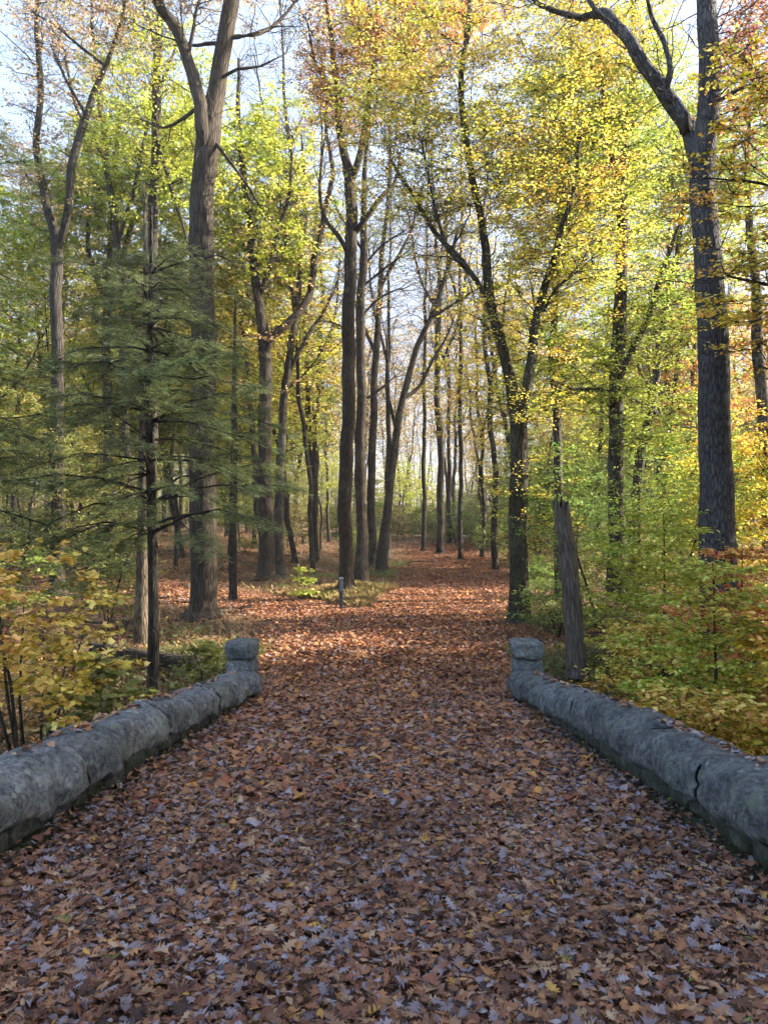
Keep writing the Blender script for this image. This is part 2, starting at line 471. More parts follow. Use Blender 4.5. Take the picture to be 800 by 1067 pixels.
def stone_material(name):
    m, N, Lk = new_mat(name)
    out = N.new('ShaderNodeOutputMaterial')
    tc = N.new('ShaderNodeTexCoord'); oi = N.new('ShaderNodeObjectInfo')
    ofs = N.new('ShaderNodeVectorMath'); ofs.operation = 'ADD'
    Lk.new(tc.outputs['Object'], ofs.inputs[0])
    mm = N.new('ShaderNodeCombineXYZ'); Lk.new(math_n(N, Lk, 'MULTIPLY', oi.outputs['Random'], 40.0), mm.inputs[0]); Lk.new(mm.outputs[0], ofs.inputs[1])
    v = ofs.outputs[0]
    n1 = noise_n(N, Lk, v, 5.5, 8, .68, .4)
    r1 = ramp(N, [(.28, (.044, .050, .056)), (.44, (.098, .108, .116)), (.58, (.165, .175, .182)), (.76, (.28, .285, .285))]); Lk.new(n1.outputs['Fac'], r1.inputs[0])
    n2 = noise_n(N, Lk, v, 26, 6, .7)
    r2 = ramp(N, [(.36, (.3, .32, .35)), (.52, (1, 1, 1)), (.72, (1.45, 1.45, 1.4))]); Lk.new(n2.outputs['Fac'], r2.inputs[0])
    c = mixc(N, Lk, .85, r1.outputs[0], r2.outputs[0], 'MULTIPLY')
    n3 = noise_n(N, Lk, v, 3.1, 7, .7); r3 = ramp(N, [(.56, (0, 0, 0)), (.64, (1, 1, 1))]); Lk.new(n3.outputs['Fac'], r3.inputs[0])
    c = mixc(N, Lk, math_n(N, Lk, 'MULTIPLY', r3.outputs[0], .55), c, (.16, .19, .14))
    n4 = noise_n(N, Lk, v, 8, 7, .75); r4 = ramp(N, [(.58, (0, 0, 0)), (.63, (1, 1, 1))]); Lk.new(n4.outputs['Fac'], r4.inputs[0])
    c = mixc(N, Lk, math_n(N, Lk, 'MULTIPLY', r4.outputs[0], .6), c, (.065, .07, .07))
    vs = N.new('ShaderNodeTexVoronoi'); vs.inputs['Scale'].default_value = 13
    nv = noise_n(N, Lk, v, 22, 3); av = N.new('ShaderNodeVectorMath'); av.operation = 'MULTIPLY_ADD'
    Lk.new(nv.outputs['Color'], av.inputs[0]); av.inputs[1].default_value = (.06, .06, .06); Lk.new(v, av.inputs[2]); Lk.new(av.outputs[0], vs.inputs['Vector'])
    sv_ = N.new('ShaderNodeSeparateColor'); Lk.new(vs.outputs['Color'], sv_.inputs[0])
    thr = math_n(N, Lk, 'MULTIPLY_ADD', sv_.outputs[0], .55, -.22)
    spot = math_n(N, Lk, 'LESS_THAN', vs.outputs['Distance'], thr)
    c = mixc(N, Lk, math_n(N, Lk, 'MULTIPLY', spot, .5), c, (.30, .32, .29))
    vd = N.new('ShaderNodeTexVoronoi'); vd.inputs['Scale'].default_value = 21; Lk.new(av.outputs[0], vd.inputs['Vector'])
    sd2 = N.new('ShaderNodeSeparateColor'); Lk.new(vd.outputs['Color'], sd2.inputs[0])
    spot2 = math_n(N, Lk, 'LESS_THAN', vd.outputs['Distance'], math_n(N, Lk, 'MULTIPLY_ADD', sd2.outputs[1], .5, -.2))
    c = mixc(N, Lk, math_n(N, Lk, 'MULTIPLY', spot2, .6), c, (.05, .055, .055))
    # moss patches
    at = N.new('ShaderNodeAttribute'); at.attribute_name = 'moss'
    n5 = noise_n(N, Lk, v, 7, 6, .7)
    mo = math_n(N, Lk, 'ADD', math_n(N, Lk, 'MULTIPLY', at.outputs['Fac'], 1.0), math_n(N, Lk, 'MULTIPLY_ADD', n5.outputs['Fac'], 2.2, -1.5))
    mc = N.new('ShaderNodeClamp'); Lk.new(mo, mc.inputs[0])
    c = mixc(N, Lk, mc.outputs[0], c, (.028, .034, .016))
    tone = math_n(N, Lk, 'MULTIPLY_ADD', oi.outputs['Random'], .5, .75)
    tn = N.new('ShaderNodeHueSaturation'); Lk.new(tone, tn.inputs['Value']); Lk.new(c, tn.inputs['Color']); c = tn.outputs[0]
    hh = math_n(N, Lk, 'ADD', n1.outputs['Fac'], math_n(N, Lk, 'MULTIPLY', n2.outputs['Fac'], .45))
    bp = N.new('ShaderNodeBump'); bp.inputs['Strength'].default_value = 1.0; bp.inputs['Distance'].default_value = .06
    Lk.new(hh, bp.inputs['Height'])
    pb = N.new('ShaderNodeBsdfPrincipled'); pb.inputs['Roughness'].default_value = .88; pb.inputs['Specular IOR Level'].default_value = .25
    Lk.new(c, pb.inputs['Base Color']); Lk.new(bp.outputs[0], pb.inputs['Normal']); Lk.new(pb.outputs[0], out.inputs[0])
    return m
M_STONE = stone_material('fieldstone')

def plain(name, col, rough=.8, n_scale=20, n_amt=.35):
    m, N, Lk = new_mat(name)
    out = N.new('ShaderNodeOutputMaterial'); tc = N.new('ShaderNodeTexCoord')
    nz = noise_n(N, Lk, tc.outputs['Object'], n_scale, 5, .65)
    hs = N.new('ShaderNodeHueSaturation'); hs.inputs['Color'].default_value = (*col, 1)
    Lk.new(math_n(N, Lk, 'MULTIPLY_ADD', nz.outputs['Fac'], 2 * n_amt, 1 - n_amt), hs.inputs['Value'])
    pb = N.new('ShaderNodeBsdfPrincipled'); pb.inputs['Roughness'].default_value = rough
    Lk.new(hs.outputs[0], pb.inputs['Base Color']); Lk.new(pb.outputs[0], out.inputs[0])
    return m

# ------------------------------------------------------------------ ground and paths
def axis(lo, hi, mid_lo, mid_hi, fine, growth):
    a = list(np.arange(mid_lo, mid_hi + 1e-6, fine))
    s = fine; x = a[-1]
    while x < hi: s *= growth; x += s; a.append(x)
    s = fine; x = a[0]; b = []
    while x > lo: s *= growth; x -= s; b.append(x)
    return np.array(b[::-1] + a)

gx = axis(-300, 300, -9, 11, .16, 1.12); gy = axis(-120, 420, -4, 46, .25, 1.10)
GX, GY = np.meshgrid(gx, gy)
GZ = G(GX, GY) - .03
idx = np.arange(GX.size).reshape(GX.shape)
quads = np.stack([idx[:-1, :-1], idx[:-1, 1:], idx[1:, 1:], idx[1:, :-1]], -1).reshape(-1, 4)
tag(link('ground', mesh_np('ground', np.stack([GX, GY, GZ], -1).reshape(-1, 3), [quads], M_GROUND, True)), kind='structure')

def strip(name, cl, hw, lift, mat):
    cl = np.asarray(cl, float); hw = np.broadcast_to(hw, (len(cl),))
    t = nrm(np.gradient(cl, axis=0)); n = np.stack([t[:, 1], -t[:, 0]], -1)
    ss = np.linspace(-1, 1, 19)
    XY = cl[:, None, :] + n[:, None, :] * (ss[None, :] * hw[:, None])[..., None]
    Z = G(XY[..., 0], XY[..., 1]) + lift
    v = np.concatenate([XY, Z[..., None]], -1).reshape(-1, 3)
    ii = np.arange(len(cl) * 19).reshape(len(cl), 19)
    q = np.stack([ii[:-1, :-1], ii[:-1, 1:], ii[1:, 1:], ii[1:, :-1]], -1).reshape(-1, 4)
    return tag(link(name, mesh_np(name, v, [q], mat, True)), kind='structure')

ys = np.arange(-8, 120, .3)
HW = np.interp(ys, [-8, 13, 18, 40, 60], [2.2, 2.25, 2.6, 2.5, 2.1])
ys = ys[ys < 68]; HW = HW[:len(ys)]
strip('path', np.stack([path_x(ys), ys], -1), HW, 0.0, M_PATH)
fk = catmull(np.concatenate([FORK, np.zeros((len(FORK), 2))], 1), .4)[:, :2]
strip('side_path', fk, 1.8, 0.008, M_PATH)

# ------------------------------------------------------------------ stone parapets
def rough_mesh(name, verts, quads, amp, freq, seed, moss=None):
    v = np.array(verts, float)
    sv = Vector((seed * 7.3, seed * 3.1, seed * 1.7))
    d = np.array([[*mnoise.noise_vector(Vector(p) * freq + sv)] for p in v]) * amp
    d += np.array([[*mnoise.noise_vector(Vector(p) * freq * 3.3 + sv)] for p in v]) * amp * .42
    d += np.array([[*mnoise.noise_vector(Vector(p) * freq * 8 + sv)] for p in v]) * amp * .24
    if amp > .02:
        fct = np.array([mnoise.cell_vector(Vector(p) * 4.2 + d_ * 4 + sv)[:] for p, d_ in zip(v, [Vector(q) for q in d])])
        d += (fct - .5) * .022
        rg = np.array([mnoise.ridged_multi_fractal(Vector(p) * 3.0 + sv, 1.0, 2.1, 5, 1.0, 2.0) for p in v])
        ctr = v.mean(0); n_ = v - ctr; n_[:, 1] = 0 if np.ptp(v[:, 1]) > .8 else n_[:, 1]
        d -= nrm(n_) * (np.clip(rg - 1.1, 0, 1.2) * .022)[:, None]
    me = mesh_np(name, v + d, quads, M_STONE, True)
    a = me.attributes.new('moss', 'FLOAT', 'POINT')
    a.data.foreach_set('value', (np.zeros(len(v)) if moss is None else moss).astype(np.float32))
    return me

COP_W, COP_H, BASE_H = .53, .335, .215
def profile(n=60):
    """coping section: rounded roll, flat underneath"""
    t = np.linspace(0, 2 * np.pi, n, endpoint=False)
    c, s = np.cos(t), np.sin(t)
    x = np.sign(c) * np.abs(c) ** .68 * COP_W / 2
    z = np.where(s >= 0, np.abs(s) ** .72 * COP_H * .70, -np.abs(s) ** .55 * COP_H * .30)
    return x, z + COP_H * .30

def parapet(side, label, y_end, seed):
    rng = np.random.default_rng(seed)
    inner, conv = (2.13, .029) if side < 0 else (2.03, .013)
    cxw = side * (inner + COP_W / 2 - .03)
    def bend(yv): return -side * conv * (np.asarray(yv, float) - 3.5)
    root = thing('stone_parapet', label, 'wall', (cxw, y_end, float(base_z(y_end))))
    off = np.array([cxw, y_end, float(base_z(y_end))])
    y = -3.4
    px, pz = profile()
    k = 0
    while y < y_end - .2:
        Ls = rng.uniform(.65, 1.35)
        if y + Ls > y_end - .55: Ls = y_end - y
        ns = max(8, int(Ls / .035))
        tt = np.linspace(0, 1, ns)
        yy = y + tt * Ls
        e = np.minimum(tt, 1 - tt) * Ls
        sc = 1 - .07 * np.clip(1 - e / .05, 0, 1) ** 1.6
        sx, sz, jx = 1 + rng.uniform(-.035, .035), 1 + rng.uniform(-.05, .04), rng.uniform(-.012, .012)
        lift = -.13 * smooth(6.0, 11.0, yy)
        swell = 1 + .22 * smooth(y_end - 1.0, y_end - .15, yy)
        X = cxw + jx + bend(yy)[:, None] + (px[None] * sx * sc[:, None] * swell[:, None])
        Z = base_z(yy)[:, None] + BASE_H + lift[:, None] + (pz[None] - COP_H * .4) * sz * sc[:, None] + COP_H * .4
        V = np.stack([X, np.repeat(yy[:, None], len(px), 1), Z], -1).reshape(-1, 3) - off
        n = len(px); ii = np.arange(ns * n).reshape(ns, n)
        q = np.stack([ii[:-1], np.roll(ii, -1, 1)[:-1], np.roll(ii, -1, 1)[1:], ii[1:]], -1).reshape(-1, 4)
        fs = [q, ii[:1], ii[-1:]]
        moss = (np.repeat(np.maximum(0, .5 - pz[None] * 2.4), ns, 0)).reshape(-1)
        link('coping_stone', rough_mesh('coping_stone', V, fs, .055, 2.1, seed, moss), root)
        y += Ls + .006; k += 1
    # rubble course underneath: one mesh, blocks in its relief
    joints = []
    for c in range(2):
        a = [-3.5]
        while a[-1] < y_end + .5: a.append(a[-1] + rng.uniform(.22, .62))
        joints.append(np.array(a))
    cut = .11 + rng.uniform(-.01, .01)
    yy = np.arange(-3.4, y_end + .12, .022); zz = np.linspace(-.12, BASE_H + .04, 25)
    Yg, Zg = np.meshgrid(yy, zz, indexing='ij')
    cutw = cut + .02 * np.sin(Yg * 2.1 + seed)
    row = (Zg > cutw).astype(int)
    dj = np.where(row == 0, np.abs(Yg[..., None] - joints[0]).min(-1), np.abs(Yg[..., None] - joints[1]).min(-1))
    dz = np.abs(Zg - cutw)
    dmin = np.minimum(dj, dz)
    bid = np.where(row == 0, np.searchsorted(joints[0], Yg), 1000 + np.searchsorted(joints[1], Yg))
    prot = ((bid * 127.1) % 1.0) * .035 + np.sin(bid * 12.9) * .012
    depth = .075 * (1 - np.clip(dmin / .028, 0, 1) ** .6) - prot * np.clip(dmin / .03, 0, 1)
    X = side * (inner + .035 + depth) + bend(Yg)
    V = np.stack([X, Yg, base_z(Yg) + Zg - .13 * smooth(6.0, 11.0, Yg) * smooth(0, .2, Zg)], -1).reshape(-1, 3) - off
    ii = np.arange(Yg.size).reshape(Yg.shape)
    q = np.stack([ii[:-1, :-1], ii[:-1, 1:], ii[1:, 1:], ii[1:, :-1]], -1).reshape(-1, 4)
    vb = []; 
    outer = np.stack([side * (inner + .47) + bend(yy), yy, base_z(yy) + BASE_H + .05 - .13 * smooth(6.0, 11.0, yy)], -1) - off
    outl = np.stack([side * (inner + .50) + bend(yy), yy, base_z(yy) - 1.6], -1) - off
    n0 = Yg.size; m = len(yy)
    Vall = np.concatenate([V, outer, outl])
    o1 = n0 + np.arange(m); o2 = o1 + m
    q2 = np.stack([o1[:-1], o1[1:], o2[1:], o2[:-1]], -1)
    q3 = np.stack([ii[:-1, -1], ii[1:, -1], o1[1:], o1[:-1]], -1)
    q4 = np.array([[ii[-1, 0], ii[-1, -1], o1[-1], o2[-1]]])
    mo = np.concatenate([np.clip(1.5 - Zg / .45 + (dmin < .02) * .6, .35, 1.4).ravel(), np.full(2 * m, .5)])
    link('rubble_course', rough_mesh('rubble_course', Vall, [q, q2, q3, q4], .012, 5.0, seed + 50, mo), root)
    # end pier and its cap
    def block(name, c, size, pw, amp, sd, moss_k, parent):
        bm = bmesh.new(); bmesh.ops.create_cube(bm, size=2.0)
        bmesh.ops.subdivide_edges(bm, edges=bm.edges[:], cuts=13, use_grid_fill=True)
        v = np.array([p.co[:] for p in bm.verts])
        ln = (np.abs(v) ** pw).sum(1) ** (1 / pw)
        v = v / ln[:, None]
        v = v * np.array(size) / 2 + np.array(c)
        fq = np.array([[p.index for p in f.verts] for f in bm.faces]); bm.free()
        return link(name, rough_mesh(name, v, [fq], amp, 3.2, sd, np.full(len(v), moss_k)), parent)
    pc = np.array([side * .05 + float(bend(y_end)), .27, 0.])
    pier = block('end_pier', pc + (0, 0, .12), (.43, .46, .90), 10, .026, seed + 71, .15, root)
    block('cap_stone', pc + (0, 0, .70), (.49, .52, .27), 6, .03, seed + 72, .2, pier)
    return root

parapet(-1, 'low grey fieldstone parapet with rounded coping along the left edge of the bridge', 11.25, 11)
parapet(1, 'low grey fieldstone parapet with rounded coping along the right edge of the bridge', 11.25, 23)

# ------------------------------------------------------------------ trees
UP = np.array([0., 0, 1])

def grow(limbs, crowns, seed, twigs=5, lpt=12, leaf=.11, ratio=.62, spray=.9, flat=.35, tmpl=T_DIAMOND, sides=12,
         twig_r=.008, droop=0.0, extra=None, rough=.05, br=(.012, .0125), up_bias=.25, lace=True):
    """limbs: list of (N,4) arrays in local metres; crowns: list of (centre, radii, clumps). Returns trunk tubes, leaves"""
    rng = np.random.default_rng(seed)
    T, Lf = Tubes(), Leaves()
    nodes = []
    for i, l in enumerate(limbs):
        big = l[:, 3].max()
        c = catmull(l, .28 if big > .1 else .35)
        arc = np.concatenate([[0], np.cumsum(np.linalg.norm(np.diff(c[:, :3], axis=0), axis=1))])
        amp = min(.10, .6 * big) * (.5 if big > .3 else 1)
        wob = np.zeros((len(c), 3))
        for wl in (6.5, 3.1, 1.5):
            wob += np.sin(arc[:, None] * 6.283 / (wl * rng.uniform(.8, 1.25, 3)) + rng.uniform(0, 6.28, 3)) * (wl / 8)
        wob -= wob[0]
        c[:, :3] += wob * amp * np.array([1, 1, .2]) * np.clip(arc / 3, 0, 1)[:, None]
        s = sides if big > .1 else (9 if big > .04 else 6)
        T.add(c[:, :3], c[:, 3], s)
        nodes.append(c[2:] if len(c) > 4 else c)
        # fine side shoots along the limb and a spray of twigs at its tip
        nt_ = int(arc[-1] / .55)
        if lace and nt_ > 1 and arc[-1] > 1.2:
            lo_ = .45 if i == 0 else .15
            sa = np.concatenate([rng.uniform(lo_, 1, nt_), np.full(5, .995)]) * arc[-1]
            p0 = np.stack([np.interp(sa, arc, c[:, q]) for q in range(3)], -1)
            rr_ = np.interp(sa, arc, c[:, 3])
            tg = nrm(np.stack([np.interp(np.minimum(sa + .2, arc[-1]), arc, c[:, q]) - np.interp(np.minimum(sa + .2, arc[-1]) - .4, arc, c[:, q]) for q in range(3)], -1))
            ln = rng.uniform(.5, 2.2, len(sa))
            dd = nrm(tg * rng.uniform(.4, 1.1, (len(sa), 1)) + rng.normal(0, .55, (len(sa), 3)) + UP * .15)
            s5 = np.linspace(0, 1, 6)
            q_ = p0[:, None] + dd[:, None] * (ln[:, None] * s5)[..., None]
            q_[:, 1:] += np.cumsum(rng.normal(0, .045, (len(sa), 5, 3)), 1) * ln[:, None, None]
            q_[:, :, 2] += (.12 * ln[:, None] * s5 ** 2)
            r0_ = np.clip(rr_ * .5, .006, .018)
            T.add(q_, r0_[:, None] * np.linspace(1, .3, 6), 4)
            for a_ in range(3):
                k0 = a_ + 2
                d2 = nrm(dd + rng.normal(0, .7, dd.shape)); l2 = ln * rng.uniform(.25, .5, len(sa))
                w_ = q_[:, k0][:, None] + d2[:, None] * (l2[:, None] * np.linspace(0, 1, 4))[..., None]
                w_[:, 1:] += np.cumsum(rng.normal(0, .05, (len(sa), 3, 3)), 1) * l2[:, None, None]
                T.add(w_, np.clip(r0_ * .55, .004, .01)[:, None] * np.linspace(1, .4, 4), 3)
    ND = np.concatenate(nodes)
    buf = np.zeros((len(ND) + 12000, 4)); buf[:len(ND)] = ND; nn = len(ND)
    cl = []
    for (c, r, n) in crowns:
        c = np.asarray(c, float); r = np.asarray(r, float)
        d = nrm(rng.normal(0, 1, (n, 3))); rr = rng.uniform(0, 1, (n, 1)) ** (1 / 2.4)
        cl.append(c + d * rr * r)
    if cl:
        C = np.concatenate(cl)
        dist = np.array([np.min(np.linalg.norm(ND[:, :3] - p, axis=1)) for p in C])
        C = C[np.argsort(dist)]
        DR = np.zeros_like(C)
        for i, p in enumerate(C):
            b = buf[:nn]
            d = p - b[:, :3]
            L = np.linalg.norm(d, axis=1)
            hz = np.hypot(d[:, 0], d[:, 1])
            cost = L + 1.6 * np.maximum(0, up_bias * hz - d[:, 2]) + .3 / (b[:, 3] + .02) * .02
            j = int(np.argmin(cost)); n0 = b[j]
            ln = max(L[j], .05)
            t = np.linspace(0, 1, 6)[:, None]
            mid = n0[:3] + .5 * (p - n0[:3]) + UP * ln * rng.uniform(-.10, .06) + rng.normal(0, .07, 3) * ln
            q = (1 - t) ** 2 * n0[:3] + 2 * t * (1 - t) * mid + t * t * p
            q[1:-1] += rng.normal(0, .022 * ln, (4, 3))
            r0 = min(.62 * n0[3], br[0] + br[1] * ln)
            rad = np.linspace(r0, max(.45 * r0, twig_r), 6)
            T.add(q, rad, 5 if r0 > .02 else 4)
            DR[i] = nrm(q[-1] - q[-2])
            buf[nn:nn + 5, :3] = q[1:]; buf[nn:nn + 5, 3] = rad[1:]; nn += 5
        n = len(C)
        # twigs fan out from each bough end
        az = rng.uniform(-1.9, 1.9, (n, twigs))
        h = DR.copy(); h[:, 2] *= .3; h = nrm(h + rng.normal(0, .05, h.shape))
        ca, sa = np.cos(az), np.sin(az)
        td = np.stack([h[:, 0:1] * ca - h[:, 1:2] * sa, h[:, 0:1] * sa + h[:, 1:2] * ca, rng.normal(.12 - droop, flat, (n, twigs))], -1)
        td = nrm(td)
        tl = spray * rng.uniform(.45, 1.15, (n, twigs))
        s4 = np.linspace(0, 1, 4)
        tp = C[:, None, None, :] + td[:, :, None, :] * (tl[..., None, None] * s4[:, None])
        tp[..., 2] -= droop * .5 * (tl[..., None] * s4 ** 2)
        tp[:, :, 1:] += rng.normal(0, .04, tp[:, :, 1:].shape) * spray
        T.add(tp.reshape(-1, 4, 3), np.broadcast_to(np.array([twig_r, twig_r * .8, twig_r * .55, twig_r * .3]), (n * twigs, 4)), 3)
        if lpt > 0:
            m = n * twigs
            P0 = tp.reshape(m, 4, 3)
            s = rng.uniform(.12, 1.05, (m, lpt))
            pos = P0[:, 0][:, None] + (P0[:, 3] - P0[:, 0])[:, None] * s[..., None]
            tdd = td.reshape(m, 1, 3)
            sd = nrm(np.cross(tdd, UP[None, None]))
            sg = rng.choice([-1, 1], (m, lpt))[..., None]
            pos = pos + sd * sg * rng.uniform(.0, .12, (m, lpt, 1)) * spray + rng.normal(0, .03 * spray, (m, lpt, 3))
            ld = nrm(tdd * .8 + sd * sg * rng.uniform(.3, 1.2, (m, lpt, 1)) + rng.normal(0, .3, (m, lpt, 3)) - UP * .15)
            upv = nrm(UP + rng.normal(0, .38, (m, lpt, 3)))
            LL = leaf * rng.uniform(.65, 1.25, (m, lpt))
            keep = rng.uniform(0, 1, (m, lpt)) < np.repeat(rng.uniform(.35, 1.1, n), twigs)[:, None]
            Lf.add(pos[keep], ld[keep], upv[keep], LL[keep], (LL * ratio)[keep], tmpl)
    return T, Lf

def px_limb(pts, Y, origin, rng, dz=0.0, lean=0.0):
    """photo pixels (u, v, width) at distance Y -> local limb; distance drifts a little so a limb has depth"""
    out = []
    for i, (u, v, w) in enumerate(pts):
        yy = Y + lean * i + (dz * math.sin(i * 1.3 + Y) if i else 0)
        p = P(u, v, yy) - origin
        out.append((*p, w / 2 / F_PX * Y))
    return np.array(out)

LEAFCOL = {
    'leafgreen': (.33, .40, .04),
    'yellow': (.66, .54, .05), 'gold': (.72, .49, .04), 'orange': (.66, .33, .06), 'red': (.40, .16, .07),
    'lime': (.42, .47, .04), 'green': (.17, .27, .035), 'deep': (.075, .135, .03), 'lemon': (.58, .50, .05), 'mustard': (.60, .43, .055), 'tan': (.46, .31, .12), 'olive': (.24, .25, .05),
}

def hero(name, label, Y, limbs, crowns, col, hv=.5, seed=0, bark=None, tint=(1, 1, 1), cat='tree', group=None, dzs=None, flare=1.6, crown_name='crown', leafmat=None, **kw):
    """limbs[0] is the trunk, from its base upwards"""
    rng = np.random.default_rng(seed)
    u, v, w = limbs[0][0]
    b = P(u, v, Y)
    gz = float(G(b[0], b[1]))
    org = np.array([b[0], b[1], gz])
    root = thing(name, label, cat, org, group)
    LL = []
    for i, l in enumerate(limbs):
        lb = px_limb(l, Y, org, rng, dz=(.15 if i == 0 else .35), lean=0 if i == 0 else rng.uniform(-.25, .25))
        if i == 0:
            r = lb[0, 3]
            top_of_flare = lb[0].copy(); 
            lb = lb[lb[:, 2] > .35] if (lb[:, 2] > .35).sum() > 2 else lb[1:]
            rb = lb[0, 3]
            p0 = lb[0, :3].copy()
            lb = np.concatenate([[[p0[0], p0[1], -.25, rb * flare * 1.25], [p0[0], p0[1], .03, rb * flare], [p0[0], p0[1], .18, rb * (1 + (flare - 1) * .45)]], lb])
        else:
            # join the nearest point of the limbs already there
            prev = np.concatenate([catmull(x, .15) for x in LL])
            j = int(np.argmin(np.linalg.norm(prev[:, [0, 2]] - lb[0, [0, 2]], axis=1)))
            dlt = prev[j, :3] - lb[0, :3]
            lb[:, :3] += dlt * np.array([1, 1, 1]) * (np.linspace(1, .0, len(lb))[:, None] * [1, 0, 1] + np.array([0, 1, 0]))
        LL.append(lb)
    cr = []
    for (cu, cv, ru, rv, n, *dy) in crowns:
        yy = Y + (dy[0] if dy else 0)
        c = P(cu, cv, yy) - org
        rx, rz = ru / F_PX * yy, rv / F_PX * yy
        cr.append((c, (rx, max(1.2, .8 * rx), rz), n))
    T, Lf = grow(LL, cr, seed, **kw)
    tr = link('trunk', T.build('trunk', bark or M_BARK, kw.get('rough', .05), seed), root)
    tr.color = (*tint, 1)
    if Lf.V:
        c = link(crown_name, Lf.build(crown_name, leafmat or M_LEAF), root)
        c.color = (*LEAFCOL[col], hv)
    return root

# --- the big forked tree on the left
hero('broadleaf_tree', 'thick forked trunk standing left of the side path beside the layered conifer', 22.8, [
    [(212, 648, 34), (212, 625, 29), (212, 540, 28), (212, 420, 27), (211, 300, 26), (212, 200, 25), (215, 150, 26), (219, 120, 22), (226, 92, 19), (235, 45, 17), (242, 0, 16), (250, -60, 13), (262, -150, 8), (268, -230, 4)],
    [(215, 172, 9), (212, 140, 14), (205, 97, 13), (197, 62, 12), (180, 25, 11), (163, 0, 10), (140, -60, 7), (110, -130, 4)],
    [(236, 40, 5), (262, 37, 4.5), (282, 30, 4), (305, 5, 3), (318, -25, 2)],
    [(231, 80, 4), (250, 69, 3.2), (272, 66, 2.2), (298, 52, 1.2)],
    [(236, 44, 4), (216, 45, 4), (198, 47, 3), (180, 30, 2)],
    [(224, 140, 4), (242, 165, 3.5), (262, 196, 2.5), (270, 215, 2)],
    [(203, 120, 4), (186, 132, 3.5), (170, 138, 2.5), (150, 128, 2)],
    [(195, 55, 5), (200, 30, 4), (206, 0, 3), (215, -40, 2)]],
    [(180, -90, 150, 110, 160), (120, -10, 90, 70, 80), (270, -30, 90, 70, 50)], 'tan', .5, 1, M_BARK_L, (.29, .255, .225), lpt=9, rough=.05)

# --- slim dark tree behind it
hero('broadleaf_tree', 'slim dark straight trunk rising above the conifer left of the thick forked tree', 30, [
    [(157, 612, 14), (157, 500, 12), (158, 400, 11), (159, 300, 10), (160, 230, 10), (163, 110, 9), (165, 50, 8), (166, 0, 7), (160, -70, 4)],
    [(167, 135, 5), (172, 165, 4), (185, 205, 4), (200, 262, 2)],
    [(164, 60, 5), (154, 15, 4), (146, -20, 2)], [(166, 100, 4), (178, 70, 3), (190, 30, 2)]],
    [(160, 130, 90, 110, 240)], 'lime', .5, 2, lpt=16, leaf=.13, tint=(.8, .8, .8))

# --- forked slender tree, far left
hero('broadleaf_tree', 'slender grey tree splitting into two rising limbs at the far left above the conifers', 28, [
    [(60, 600, 15), (60, 500, 14), (60, 400, 13), (60, 320, 12), (59, 262, 12), (55, 235, 9), (48, 212, 8), (40, 150, 7), (42, 80, 6), (40, 20, 5), (45, -60, 3)],
    [(60, 258, 9), (72, 220, 8), (84, 150, 8), (92, 105, 7), (108, 70, 5), (125, 30, 4), (140, -20, 2)],
    [(108, 70, 3), (85, 52, 3), (62, 32, 2), (40, 20, 1.5)], [(88, 125, 3), (72, 90, 2.5), (62, 60, 2)]],
    [(70, 60, 90, 60, 70), (50, -60, 110, 60, 80), (40, 160, 60, 80, 70)], 'tan', .6, 3, M_BARK_L, (.26, .25, .24), lpt=12)

# --- leafy green trees behind the big one
hero('broadleaf_tree', 'leafy yellow-green tree filling the gap right behind the thick forked trunk', 34, [
    [(278, 580, 17), (277, 500, 14.5), (276, 420, 13.5), (275, 348, 12.5), (270, 312, 10), (262, 250, 9), (255, 190, 7), (250, 120, 5), (248, 60, 3)],
    [(276, 372, 8), (284, 350, 9.5), (302, 335, 8.5), (320, 305, 7.5), (332, 260, 7), (340, 210, 6), (345, 170, 5), (340, 110, 3), (332, 40, 1.5)],
    [(270, 310, 6), (285, 260, 5), (300, 200, 4), (305, 140, 2)]],
    [(240, 225, 90, 110, 430, 1), (300, 240, 55, 80, 150, 2), (200, 160, 60, 70, 140, 2), (290, 140, 50, 50, 60)], 'lime', .45, 4, lpt=18, leaf=.15, tint=(.68, .6, .53))
hero('broadleaf_tree', 'bright green leafy tree between the slim dark trunk and the forked slender tree', 36, [
    [(118, 590, 12), (114, 480, 11), (112, 380, 10), (115, 280, 9), (120, 200, 7), (125, 120, 4)],
    [(113, 330, 6), (95, 260, 5), (88, 190, 3)], [(114, 300, 6), (140, 230, 5), (160, 160, 3)]],
    [(130, 200, 75, 95, 380), (75, 215, 50, 80, 140), (30, 260, 50, 70, 110)], 'lime', .5, 5, lpt=18, leaf=.15, tint=(1, .9, .8))
hero('broadleaf_tree', 'thin bare tree close against the right side of the yellow-green leafy tree', 36, [
    [(291, 577, 12), (292, 520, 10), (293, 470, 9), (297, 420, 8), (305, 350, 7), (312, 300, 6), (318, 230, 4), (316, 150, 3)],
    [(300, 390, 5), (318, 355, 4), (338, 325, 3), (352, 290, 2)], [(308, 330, 4), (300, 280, 3), (296, 220, 2)]],
    [(318, 210, 45, 120, 90)], 'tan', .5, 6, lpt=2)

